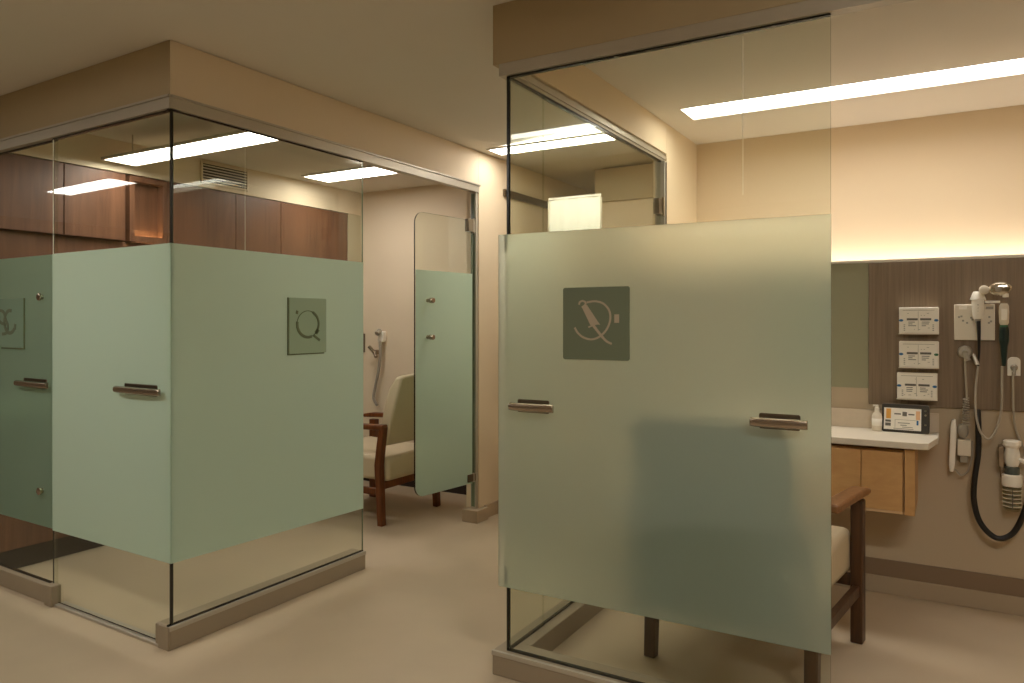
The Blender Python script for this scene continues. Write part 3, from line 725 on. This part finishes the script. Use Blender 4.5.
# ------------------------------------------------------------------ CHAIRS
def chair(label, loc, rot, W, D, wm, am, backm, name='armchair', apron=False, arm0=-.03):
    """local: x across, y forward (the sitter looks to +y), origin between the rear feet"""
    t = thing(name, label, 'chair', loc, rot, None)
    hw = W / 2; lw = .048
    # rear legs: foot, knee, up the back of the arm
    for s in (-1, 1):
        x = s * (hw - lw / 2)
        bm = NB()
        prof = [(0.0, 0, .040), (.012, .22, .046), (.022, .40, .050), (.0, .56, .046), (-.012, .655, .044)]
        prev = None
        for (yy, z, d) in prof:
            r = [bm.verts.new((x + a * lw / 2, yy + b * d / 2, z)) for a, b in ((-1, -1), (1, -1), (1, 1), (-1, 1))]
            if prev:
                for j in range(4): bm.faces.new((prev[j], prev[(j + 1) % 4], r[(j + 1) % 4], r[j]))
            else: bm.faces.new(r[::-1])
            prev = r
        bm.faces.new(prev); obj('leg', bm, wm, t, bevel=.005)
        bm = NB(); box(bm, x - lw / 2, x + lw / 2, D - .03, D + .03, 0, .60); obj('leg', bm, wm, t, bevel=.005)
        # arm: broad flat paddle
        bm = NB(); P = [(arm0, .655, .030 if arm0 < 0 else .042), (arm0 + .09, .650, .034 if arm0 < 0 else .042), (D * .55, .645, .036), (D + .02, .632, .036), (D + .085, .625, .034)]
        prev = None
        for i, (yy, z, wd) in enumerate(P):
            th = .034 if i < 4 else .026
            r = [bm.verts.new((x + a * wd, yy, z + b)) for a, b in ((-1, -th / 2), (1, -th / 2), (1, th / 2), (-1, th / 2))]
            if prev:
                for j in range(4): bm.faces.new((prev[j], prev[(j + 1) % 4], r[(j + 1) % 4], r[j]))
            else: bm.faces.new(r[::-1])
            prev = r
        bm.faces.new(prev); obj('armrest', bm, am, t, bevel=.010, seg=3)
        bm = NB(); box(bm, x - .014, x + .014, .02, D - .03, .20, .245); obj('stretcher', bm, wm, t, bevel=.004)
    for yy in (.015, D - .01):
        bm = NB(); box(bm, -hw + lw, hw - lw, yy - .014, yy + .014, .235, .285); obj('seat_rail', bm, wm, t, bevel=.004)
    # seat cushion
    bm = NB(); wi = hw - lw - .004
    hexa(bm, [(-wi, -.03, .287), (wi, -.03, .287), (wi, D + .02, .287), (-wi, D + .02, .287)],
             [(-wi, -.03, .445), (wi, -.03, .445), (wi, D + .02, .475), (-wi, D + .02, .475)])
    obj('seat', bm, CUSH, t, bevel=.03, seg=4, smooth=False)
    if apron:
        bm = NB(); hexa(bm, [(-wi, -.050, .30), (wi, -.050, .30), (wi, -.034, .30), (-wi, -.034, .30)], [(-wi, -.050, .545), (wi, -.050, .545), (wi, -.034, .545), (-wi, -.034, .545)])
        obj('rear_panel', bm, backm, t, bevel=.004)
    # reclined backrest, slightly crowned top
    bm = NB(); zb, zt = .525, 1.0
    n = 10; grid = []
    for k, (z, yb, th) in enumerate(((zb, .005, .06), (.62, -.015, .085), (.78, -.055, .095), (.92, -.095, .085), (zt, -.125, .05))):
        row_o, row_i = [], []
        for i in range(n + 1):
            u = -1 + 2 * i / n
            cr = -.012 * u ** 4 * (k > 2)
            x = u * (wi + .005 - (.012 if k == 4 else 0))
            row_o.append(bm.verts.new((x, yb - th * .35 - .012 * (1 - u * u), z + cr))); row_i.append(bm.verts.new((x, yb + th * .65 - .0, z + cr)))
        grid.append((row_o, row_i))
    for (a_o, a_i), (b_o, b_i) in zip(grid, grid[1:]):
        for i in range(n):
            bm.faces.new((a_o[i], a_o[i + 1], b_o[i + 1], b_o[i])); bm.faces.new((a_i[i + 1], a_i[i], b_i[i], b_i[i + 1]))
        bm.faces.new((a_i[0], a_o[0], b_o[0], b_i[0])); bm.faces.new((a_o[n], a_i[n], b_i[n], b_o[n]))
    for o_, i_, fl in ((grid[0][0], grid[0][1], 0), (grid[-1][0], grid[-1][1], 1)):
        for i in range(n): bm.faces.new((o_[i], o_[i + 1], i_[i + 1], i_[i]) if fl else (o_[i], i_[i], i_[i + 1], o_[i + 1]))
    obj('backrest', bm, backm, t, bevel=.016, seg=3)
    for s in ((-1, 1) if apron else ()):
        bm = NB(); hexa(bm, [(s * wi * .8 - .015, -.005, .26), (s * wi * .8 + .015, -.005, .26), (s * wi * .8 + .015, .012, .26), (s * wi * .8 - .015, .012, .26)],
                            [(s * wi * .8 - .015, -.02, .60), (s * wi * .8 + .015, -.02, .60), (s * wi * .8 + .015, .004, .60), (s * wi * .8 - .015, .004, .60)])
        obj('back_support', bm, wm, t)
    return t
A = Vector((-1.04, 2.87, 0)); B = Vector((-.42, 2.79, 0)); ab = B - A
chair('cream armchair with a dark wood frame close behind the big frosted panel', tuple((A + B) / 2), math.atan2(ab.y, ab.x), ab.length + .05, .66, CHD, ARMW, BACKF, apron=True, arm0=.19)
# left chair faces -X : local +y -> -X  => rot +90
chair('cream armchair with red-brown wooden legs inside the left booth doorway', (-3.24, 3.81 + .31 - .02, 0), math.radians(90), .66, .60, CHW, CHW, CUSH)

# ------------------------------------------------------------------ small wall equipment on the end wall of the left booth
EW = FB - .001
def W(px, py): return onY(px, py, EW)
p = W(384, 336)
t = thing('wall_handset', 'white wall handset with a hanging grey hose above the left booth chair', 'handset', (p.x, EW, p.z))
bm = NB(); box(bm, -.03, .03, -.05, 0, -.05, .04); obj('cradle', bm, WHITE, t, bevel=.01)
bm = NB(); cyl(bm, (.0, -.05, .045), (0, -.09, .02), .022); obj('head', bm, GREY, t, bevel=.003)
bm = NB(); tube(bm, smoothpts([(0, -.05, -.04), (.01, -.06, -.15), (-.01, -.06, -.3), (-.05, -.05, -.42), (-.07, -.05, -.52), (-.03, -.05, -.58)]), .012); obj('hose', bm, GREY, t, smooth=True)
p = W(378, 352)
t = thing('wall_outlet', 'small brown tap fitting on the wall left of the hanging hose', 'outlet', (p.x, EW, p.z))
bm = NB(); cyl(bm, (0, 0, 0), (0, -.05, 0), .02); cyl(bm, (0, -.05, 0), (-.04, -.07, .05), .014); cyl(bm, (0, -.05, 0), (.04, -.07, -.04), .014); obj('tap', bm, BRONZE, t, bevel=.002)
p = W(364, 343)
t = thing('wall_bracket', 'dark narrow bracket on the end wall just right of the frosted pane edge', 'bracket', (p.x, EW, p.z))
bm = NB(); box(bm, -.015, .015, -.03, 0, -.08, .08); cyl(bm, (0, -.03, .05), (0, -.07, .06), .012); obj('plate', bm, STEELD, t, bevel=.004)

# ------------------------------------------------------------------ RIGHT BOOTH wall equipment
def Q(px, py, off=0): return onY(px, py, YP - off)
# counter
YCF = 3.72
cl = -1.0
ct = .772; cb = onY(903, 451, YCF).z
cr0 = onY(926, 449, YCF).x; cr1 = onY(938, 434, YH - .001).x
t = thing('wall_counter', 'white solid surface counter with a slanted end under the walnut board', 'counter', (0, 0, 0))
zc1 = .817
bm = NB()
poly = [(cl, YCF), (cr0 - .02, YCF), (cr0 + .01, YCF + .015), (cr1 - .004, YH - .22), (cr1 + .004, YH - .19), (cr1 + .004, YH - .001), (cl, YH - .001)]
vb = [bm.verts.new((x, y, zc1 - .030)) for x, y in poly]; vt = [bm.verts.new((x, y, zc1)) for x, y in poly]
bm.faces.new(vb[::-1]); bm.faces.new(vt)
for i in range(len(poly)): bm.faces.new((vb[i], vb[(i + 1) % len(poly)], vt[(i + 1) % len(poly)], vt[i]))
obj('slab', bm, COUNT, t, bevel=.003)
bm = NB(); box(bm, cl, cr1 + .004, YH - .014, YH - .001, zc1 + .0005, wz - .03); obj('backsplash', bm, SPLASH, t, bevel=.001)
# cabinet below
cx1 = onY(903, 480, YCF + .04).x; czb = onY(903, 515, YCF + .04).z
t = thing('hanging_cabinet', 'maple wall-hung cabinet under the white counter of the right booth', 'cabinet', (0, YCF + .04, czb))
ch = zc1 - .036 - czb
bm = NB(); box(bm, -.95, cx1 + .002, .02, YH - YCF - .042, .0, ch - .012); obj('body', bm, MAPLE, t)
sxw = cx1 + .002
bm = NB(); box(bm, sxw + .004, sxw + .045, -.001, YH - YCF - .042, 0, ch - .005); obj('end_panel', bm, MAPLE, t, bevel=.001)
xm = onY(861, 480, YCF + .04).x
for a, b in ((-.95, xm - .0015), (xm + .0015, sxw - .004)):
    bm = NB(); box(bm, a, b, 0, .018, .014, ch - .018); obj('door', bm, MAPLE, t, bevel=.001)
bm = NB(); box(bm, -.95, sxw - .004, .003, .018, .001, .013); obj('bottom_rail', bm, MAPLEL, t)
# glove boxes
def glove_box(label, x0, x1, y0, y1, left, right):
    a = Q(x0, y0, .05); b = Q(x1, y1, .05); w = b.x - a.x; h = a.z - b.z
    t = thing('glove_box', label, 'glove box', (a.x + w / 2, YP, b.z), 0, 'glove boxes on the walnut board')
    bm = NB(); box(bm, -w / 2, w / 2, -.05, -.006, 0, h); obj('carton', bm, WHITE, t, bevel=.003)
    bm = NB(); box(bm, -w / 2 - .002, w / 2 + .002, -.006, 0, -.005, h * .98); box(bm, -w / 2 - .002, w / 2 + .002, -.053, -.006, -.005, -.001); 
    obj('holder', bm, OFFW, t, bevel=.001)
    y0, y1 = -.0512, -.0500
    for cxx, m in ((-.445, left), (.445, right)):
        bm = NB(); prism(bm, [(cxx * w + .0095 * math.cos(k * PI / 8), h * .5 + .006 * math.sin(k * PI / 8)) for k in range(16)], y0, y1)
        bm2 = obj('dot', bm, m, t)
    rnd = random.Random(int(y0 * 1e5) + int(x0))
    bm = NB()
    for sx in (-.3, .04):
        prism(bm, rrect(sx * w, (sx + .28) * w, h * .50, h * .58, .002), y0, y1)
        for r_ in range(3):
            ww = rnd.uniform(.1, .2)
            box(bm, (sx + .04) * w, (sx + .04 + ww) * w, y0, y1, h * (.42 - .07 * r_), h * (.445 - .07 * r_))
    obj('print', bm, INKD, t)
    bm = NB()
    for k in range(10):
        xx = rnd.uniform(-.34, .3) * w; zz = rnd.choice([.14, .68, .76, .2]) * h
        box(bm, xx, xx + rnd.uniform(.01, .03) * w * 2, y0, y1, zz, zz + .0022)
    box(bm, -.012 * w, -.004 * w, y0, y1, h * .1, h * .85); box(bm, -w * .4, w * .4, y0, y1, h * .88, h * .895)
    for s in (-.38, .35):
        for k in range(4): box(bm, s * w, (s + .04) * w, y0, y1, h * (.1 + .07 * k), h * (.13 + .07 * k))
    obj('print', bm, INK, t)
    return t
glove_box('topmost white glove box on the walnut board', 899, 938.5, 307.5, 333.5, BLUE, BLUE)
glove_box('middle white glove box of the three on the walnut board', 899, 938.5, 341, 368, BLUE, GRNP)
glove_box('lowest white glove box, just above the black framed device', 897, 937, 372.5, 400, BLUE, BLUE)
# device on the counter
dY = YH - .10
a = onY(882, 432, dY); b = onY(930, 434, dY); z0 = zc1 + .001
w = b.x - a.x; hgt = onY(900, 403.5, dY + .03).z - z0
t = thing('label_display', 'small black framed device with a white and orange label standing on the counter', 'device', (a.x + w / 2 - .003, dY, z0), math.radians(-3))
tilt = math.radians(-10)
def tb(name, bm, m, par, bevel=0):
    bmesh.ops.rotate(bm, verts=bm.verts, cent=(0, 0, 0), matrix=Matrix.Rotation(tilt, 3, 'X')); return obj(name, bm, m, par, bevel=bevel)
hgt = max(hgt, .11)
bm = NB(); prism(bm, rrect(-w / 2, w / 2, 0, hgt, .010), 0, .020); cs = tb('case', bm, TABB, t, .002)
sx0, sx1, sz0, sz1 = -w / 2 + .010, w / 2 - .034, .012, hgt - .020
bm = NB(); box(bm, sx0, sx1, -.002, -.0005, sz0, sz1); tb('label_card', bm, WHITE, t)
sw, sh = sx1 - sx0, sz1 - sz0
def lab(nm, m, rects):
    bm = NB()
    for r in rects: box(bm, sx0 + r[0] * sw, sx0 + r[1] * sw, -.0028, -.0021, sz0 + r[2] * sh, sz0 + r[3] * sh)
    tb(nm, bm, m, t)
lab('orange_patch', ORNG, [(.06, .19, .50, .96)]); lab('orange_patch', PEACHP, [(.86, .97, .5, .9)])
lab('print', INKD, [(.28, .46, .70, .76), (.50, .62, .64, .84), (.66, .82, .70, .76), (.04, .19, .16, .30), (.04, .19, .34, .44)])
lab('print', INK, [(.3, .92, .46, .475), (.3, .31, .08, .46), (.38, .70, .30, .34), (.45, .62, .20, .24), (.5, .78, .12, .15), (.26, .8, .04, .07)])
lab('blue_mark', BLUE, [(.88, .93, .26, .46)])
for k, zz in enumerate((.78, .62, .28)):
    bm = NB(); box(bm, w / 2 - .020, w / 2 - .012, -.003, 0, hgt * zz, hgt * zz + .007); tb('button', bm, CHROME, t)
bm = NB(); box(bm, -w * .3, w * .3, .035, .05, 0, .006); box(bm, -w * .05, w * .05, .018, .05, .0, .004); obj('stand_foot', bm, TABB, t)
# spray bottle
p = onY(877, 430, YH - .085)
t = thing('spray_bottle', 'small clear spray bottle beside the black framed device on the counter', 'bottle', (p.x, YH - .085, zc1 + .001))
bm = NB(); lathe(bm, [(.021, 0), (.023, .004), (.023, .07), (.019, .082), (.010, .09), (.010, .095)]); obj('bottle_body', bm, OFFW, t, smooth=True)
bm = NB(); lathe(bm, [(.0235, .025), (.0235, .06)]); obj('label_band', bm, WHITE, t, smooth=True)
bm = NB(); lathe(bm, [(.011, .095), (.011, .112), (.007, .114), (.007, .125)]); box(bm, -.018, .006, -.005, .005, .118, .126); obj('pump_cap', bm, WHITE, t)
# square wall plate
a = Q(954, 304.5, .02); b = Q(995, 340.5, .02)
t = thing('wall_plate', 'large square beige wall plate behind the white regulator', 'wall plate', ((a.x + b.x) / 2, YP, b.z))
w = b.x - a.x; hp_ = a.z - b.z
bm = NB(); box(bm, -w / 2, w / 2, -.02, 0, 0, hp_); obj('plate', bm, OFFW, t, bevel=.003)
bm = NB(); box(bm, -w * .38, -w * .18, -.022, -.0205, hp_ * .86, hp_ * .95); obj('nameplate', bm, WHITE, t)
bm = NB(); box(bm, w * .28, w * .46, -.022, -.0205, hp_ * .86, hp_ * .93); obj('nameplate', bm, GREY, t)
bm = NB()
for (ux, uz) in ((-.4, .62), (-.3, .52), (-.1, .6), (-.2, .46), (.34, .62), (.38, .5), (.33, .46), (-.34, .64), (-.07, .55)):
    box(bm, w * ux, w * (ux + .05), -.0215, -.0203, hp_ * uz, hp_ * (uz + .05))
obj('small_marks', bm, INK, t)
# white regulator with lamp head
c = Q(978, 330, .06)
cz = lambda py: Q(978, py, .05).z
t = thing('suction_regulator', 'white cylindrical regulator with a tapered cap in front of the square wall plate', 'regulator', (c.x, YP - .045, 0))
bm = NB(); lathe(bm, [(.016, cz(319)), (.022, cz(316)), (.0255, cz(303)), (.025, cz(300))], n=24); box(bm, -.012, .012, 0.005, .0245, cz(315), cz(306)); obj('body', bm, WHITE, t, smooth=False, bevel=.001)
bm = NB(); lathe(bm, [(.032, cz(300) + .0005), (.031, cz(298.5)), (.022, cz(293)), (.018, cz(291.5))], n=24); obj('cap', bm, WHITE, t, bevel=.001)
bm = NB(); lathe(bm, [(.010, cz(323)), (.013, cz(319) - .0005)], n=16); obj('nozzle', bm, GREY, t)
bm = NB()
for k in range(4): box(bm, -.003, .003, -.0275, -.024, cz(305 + 3 * k) - .0015, cz(305 + 3.2 * k) + .0015)
obj('scale_marks', bm, INK, t)
# examination lamp heads
a = Q(984, 290, .07); b = Q(1000, 289, .07); e = Q(1005.5, 296, .07)
t = thing('lamp_head', 'clear and silver lamp head on a short arm above the wall plate', 'lamp', (b.x, YP, b.z))
bm = NB(); lathe(bm, [(.010, -.10), (.020, -.094), (.021, -.075), (.013, -.06)], (a.x - b.x, 0, a.z - b.z), 'y', 20); obj('joint_knob', bm, OFFW, t, smooth=False, bevel=.001)
bm = NB()
lathe(bm, [(.012, -.098), (.030, -.094), (.036, -.085), (.034, -.070), (.020, -.060)], (0, 0, 0), 'y', 28)
for v in bm.verts: v.co.z *= .85; v.co.x *= 1.28
obj('reflector', bm, CHROME, t, smooth=False, bevel=.001)
bm = NB(); lathe(bm, [(.003, -.103), (.012, -.101), (.013, -.0985)], (-.008, 0, -.002), 'y', 16); obj('lens', bm, GREY, t)
bm = NB(); cyl(bm, (a.x - b.x + .012, -.08, a.z - b.z), (-.025, -.08, 0), .008); obj('arm', bm, WHITE, t)
bm = NB(); cyl(bm, (.02, -.08, -.006), (e.x - b.x, -.08, e.z - b.z - .006), .012); obj('end_stub', bm, WHITE, t)
bm = NB(); cyl(bm, (a.x - b.x, -.06, a.z - b.z), (a.x - b.x, 0, a.z - b.z), .009); obj('wall_stem', bm, WHITE, t)
# bracket bar + green handle
a = Q(985, 302, .05); b = Q(1000, 301.5, .05)
t = thing('instrument_bracket', 'short white bar bracket between the regulator and the green handle', 'bracket', (a.x, YP, a.z))
bm = NB(); box(bm, 0, b.x - a.x, -.06, -.048, -.005, .005); box(bm, .004, .016, -.049, 0, -.005, .005); obj('bar', bm, WHITE, t, bevel=.001)
c = Q(1004, 325, .055)
zq = lambda py: Q(1004, py, .055).z
t = thing('otoscope_handle', 'white headed instrument handle with a dark green grip hanging right of the wall plate', 'instrument', (c.x, YP - .055, 0))
bm = NB(); lathe(bm, [(.014, zq(325)), (.0185, zq(323)), (.0205, zq(312)), (.019, zq(306)), (.013, zq(303.5))], n=20); cyl(bm, (0, .018, zq(312)), (0, .0545, zq(312)), .008); obj('head', bm, OFFW, t, bevel=.001)
bm = NB(); box(bm, -.011, .011, -.0225, -.0195, zq(320), zq(309)); obj('dial', bm, WHITE, t)
bm = NB(); lathe(bm, [(.0155, zq(327)), (.0165, zq(325) - .0005)], n=18); obj('collar', bm, GRNP, t)
bm = NB(); lathe(bm, [(.008, zq(366)), (.012, zq(356)), (.0145, zq(346)), (.0195, zq(341)), (.0195, zq(330)), (.018, zq(327) - .0005)], n=20); obj('grip', bm, DGREEN, t, smooth=False)
# cords and hoses
def hose(name, label, pts, r, mat, off=.05, cat='hose', n=10):
    P = [Q(x, y, o if o is not None else off) for x, y, o in pts]
    base = P[0].copy(); base.z = min(p.z for p in P)
    t = thing(name, label, cat, base)
    bm = NB(); tube(bm, smoothpts([p - base for p in P], 8), r, n); obj('hose', bm, mat, t, smooth=True)
    return t
hose('black_hose', 'thin black tapered lead running down from the white regulator', [(978.5, 321, .05), (979, 336, .05), (979, 352, .045), (978, 368, .04)], [.0095 - .006 * k / 24 for k in range(25)], BLACK)
hose('loop_cord', 'grey cord looping from below the regulator up to the green handle',
     [(978, 366, .045), (976, 385, .05), (975.5, 402, .06), (976.5, 418, .07), (981, 433, .075), (989, 439, .075), (996, 430, .065), (1001, 412, .055), (1002, 390, .055), (1002, 366, .055)], .0050, CORD, cat='cord')
hose('supply_cord', 'straight grey cord dropping from the round outlet to the white paddle', [(965, 357, .05), (965.5, 372, .04), (966.5, 390, .035), (967, 402, .035)], .0045, CORD, cat='cord')
hose('power_cord', 'thin grey cord falling from the white outlet at the right edge', [(1013, 372, .035), (1013, 398, .03), (1013.5, 412, .03), (1016, 430, .012), (1024, 448, .008), (1034, 462, .008)], .0050, CORD, cat='cord')
hose('suction_hose', 'thick black hose hanging in a deep U on the right wall', [(978, 411, -.016), (978, 415, .02), (978.5, 432, .035), (978, 455, .04), (974.5, 480, .05), (974, 500, .055), (979, 520, .06), (990, 534, .065), (1001, 538.5, .065), (1013, 533, .06), (1022, 518, .055), (1028, 500, .05), (1034, 478, .045)], .0125, BLACK, cat='hose', n=14)
# coiled cord
P = []
for i in range(150):
    u = i / 149; y_ = 398 + 27 * u; c = Q(966, y_, .035); aa = u * 2 * PI * 11
    P.append(Vector((c.x + .010 * (1 + .5 * u) * math.cos(aa), c.y + .010 * math.sin(aa), c.z)))
base = P[0].copy(); t = thing('coiled_cord', 'tightly coiled grey cord above the white paddle', 'cord', base)
bm = NB(); tube(bm, [p - base for p in P], .0034, 6); obj('coil', bm, CORD, t, smooth=True)
# round outlet with elbow
c = Q(965, 353, .03)
t = thing('gas_outlet', 'round silver outlet with a plug below the wall plate', 'outlet', (c.x, YP, c.z))
bm = NB(); lathe(bm, [(.031, 0), (.031, -.014), (.024, -.028)], (0, 0, .004), 'y', 24); obj('socket', bm, STEEL, t, bevel=.001)
bm = NB(); cyl(bm, (0, -.028, .004), (0, -.048, 0), .013); cyl(bm, (0, -.046, .0), (.012, -.05, -.034), .011); obj('plug', bm, GREY, t)
c = Q(976.5, 360, .03)
t = thing('hose_clip', 'small silver clip holding the cord right of the round outlet', 'clip', (c.x, YP, c.z))
bm = NB(); hexa(bm, [(-.006, -.055, -.022), (.014, -.055, -.022), (.014, 0, -.022), (-.006, 0, -.022)], [(-.020, -.045, .028), (-.006, -.045, .028), (-.006, 0, .028), (-.020, 0, .028)]); obj('clip', bm, STEEL, t, bevel=.004)
# arched outlet plate
a = Q(1007.5, 357, .008); b = Q(1020.5, 376, .008); w = b.x - a.x; hh = a.z - b.z
t = thing('outlet_plate', 'white round-topped outlet plate near the right edge', 'outlet', ((a.x + b.x) / 2, YP, b.z))
bm = NB(); prism(bm, rrect(-w / 2, w / 2, 0, hh, w * .38, corners=(.12, .12, 1, 1)), -.010, 0); obj('plate', bm, WHITE, t, bevel=.002)
bm = NB(); lathe(bm, [(.015, -.010), (.014, -.022), (.008, -.032)], (0, 0, hh * .45), 'y', 18); cyl(bm, (0, -.028, hh * .45), (0, -.034, hh * .05), .006); obj('plug', bm, GREY, t)
# white paddle (probe holder)  - on painted wall, off the walnut board
YW = YH - .001
c = onY(962, 448, YH - .04); zz = lambda py: onY(960, py, YH - .04).z; xx = lambda px: onY(px, 448, YH - .04).x - c.x
t = thing('probe_holder', 'white curved probe holder with a grey cup, left of the black hose', 'holder', (c.x, YW, 0))
bm = NB()
lo, hi = zz(472), zz(420)
prev = None
for i in range(9):
    u = i / 8; z = lo + (hi - lo) * u; xo = xx(951.5) + .010 * u; hw_ = .013 * (1 - (2 * u - 1) ** 6 * .4)
    r = [bm.verts.new(p) for p in ((xo - hw_, 0, z), (xo - hw_, -.055, z), (xo + hw_, -.055, z), (xo + hw_, 0, z))]
    if prev:
        for j in range(4): bm.faces.new((prev[j], prev[(j + 1) % 4], r[(j + 1) % 4], r[j]))
    else: bm.faces.new(r[::-1])
    prev = r
bm.faces.new(prev); obj('back_plate', bm, WHITE, t, bevel=.005, seg=3)
bm = NB(); lathe(bm, [(.014, zz(437)), (.022, zz(433)), (.022, zz(427)), (.016, zz(424))], (xx(963), -.045, 0), 'z', 20); obj('cup', bm, GREY, t, smooth=False, bevel=.001)
bm = NB(); box(bm, xx(957.5), xx(971), -.06, -.002, zz(455), zz(439)); obj('pocket', bm, OFFW, t, bevel=.003)
bm = NB(); box(bm, xx(960), xx(968), -.05, -.002, zz(462), zz(455) - .0005); obj('pocket_tip', bm, GREY, t, bevel=.002)
bm = NB(); tube(bm, smoothpts([(xx(955), -.03, zz(470)), (xx(961), -.04, zz(475)), (xx(968), -.04, zz(470)), (xx(972), -.04, zz(455)), (xx(972), -.04, zz(440))]), .004, 8); obj('cord', bm, CORD, t, smooth=True)
# suction canister
c = onY(1012, 470, YH - .06); zc = lambda py: onY(1012, py, YH - .06).z; xc = lambda px: onY(px, 470, YH - .06).x - c.x
t = thing('suction_canister', 'clear ribbed suction canister with a white lid hanging at the right edge', 'canister', (c.x, YH - .06, 0))
bm = NB(); lathe(bm, [(.030, zc(510)), (.034, zc(508)), (.037, zc(486)), (.035, zc(486)), (.032, zc(507)), (.028, zc(508.5))], n=28)
obj('jar', bm, JAR, t, smooth=True)
for py in (490, 494, 498, 502, 506):
    bm = NB(); lathe(bm, [(.0362, zc(py)), (.0378, zc(py) + .0015), (.0362, zc(py) + .003)], n=28); obj('rib', bm, OFFW, t)
bm = NB(); box(bm, -.002, .002, -.0385, -.0365, zc(508), zc(488)); obj('level_strip', bm, INKD, t)
bm = NB(); lathe(bm, [(.038, zc(486) + .0005), (.040, zc(484)), (.040, zc(475)), (.034, zc(474))], n=28); obj('lid', bm, WHITE, t, bevel=.001)
bm = NB(); lathe(bm, [(.030, zc(474) + .0005), (.031, zc(472)), (.029, zc(467)), (.02, zc(466.5))], n=24); obj('collar', bm, pbr('slate_plastic', srgb(86, 92, 84), .4), t)
bm = NB(); lathe(bm, [(.022, zc(466.5) + .0005), (.030, zc(462)), (.032, zc(455)), (.026, zc(448)), (.036, zc(445)), (.036, zc(441)), (.028, zc(440))], n=24)
cyl(bm, (.02, -.01, zc(458)), (.055, -.015, zc(461)), .010); obj('valve_head', bm, WHITE, t, bevel=.001)
bm = NB(); box(bm, xc(998.5), xc(1003.5), -.02, .059, zc(467), zc(447)); box(bm, xc(1001), xc(1012), .038, .059, zc(480), zc(447)); obj('bracket', bm, BRONZE, t, bevel=.002)
cyl_bm = NB()

# ================================================================== CAMERA & RENDER LOOK
cd = bpy.data.cameras.new('camera'); cam = bpy.data.objects.new('camera', cd); COL.objects.link(cam)
cam.location = (0, 0, H); cam.rotation_euler = (math.radians(90), 0, math.atan2(SA, CA))
cd.sensor_width = 36; cd.lens = F / 1024 * 36; cd.shift_y = -(341.5 - HY) / 1024; cd.clip_start = .05
S.camera = cam
w = bpy.data.worlds.new('world'); S.world = w; w.use_nodes = True
w.node_tree.nodes['Background'].inputs[0].default_value = (.9, .8, .65, 1); w.node_tree.nodes['Background'].inputs[1].default_value = .02
S.view_settings.view_transform = 'Standard'; S.view_settings.look = 'None'; S.view_settings.gamma = 1
S.view_settings.use_curve_mapping = False; S.view_settings.exposure = 1.0
S.cycles.max_bounces = 12; S.cycles.transparent_max_bounces = 24; S.cycles.transmission_bounces = 8; S.cycles.diffuse_bounces = 6; S.cycles.glossy_bounces = 5
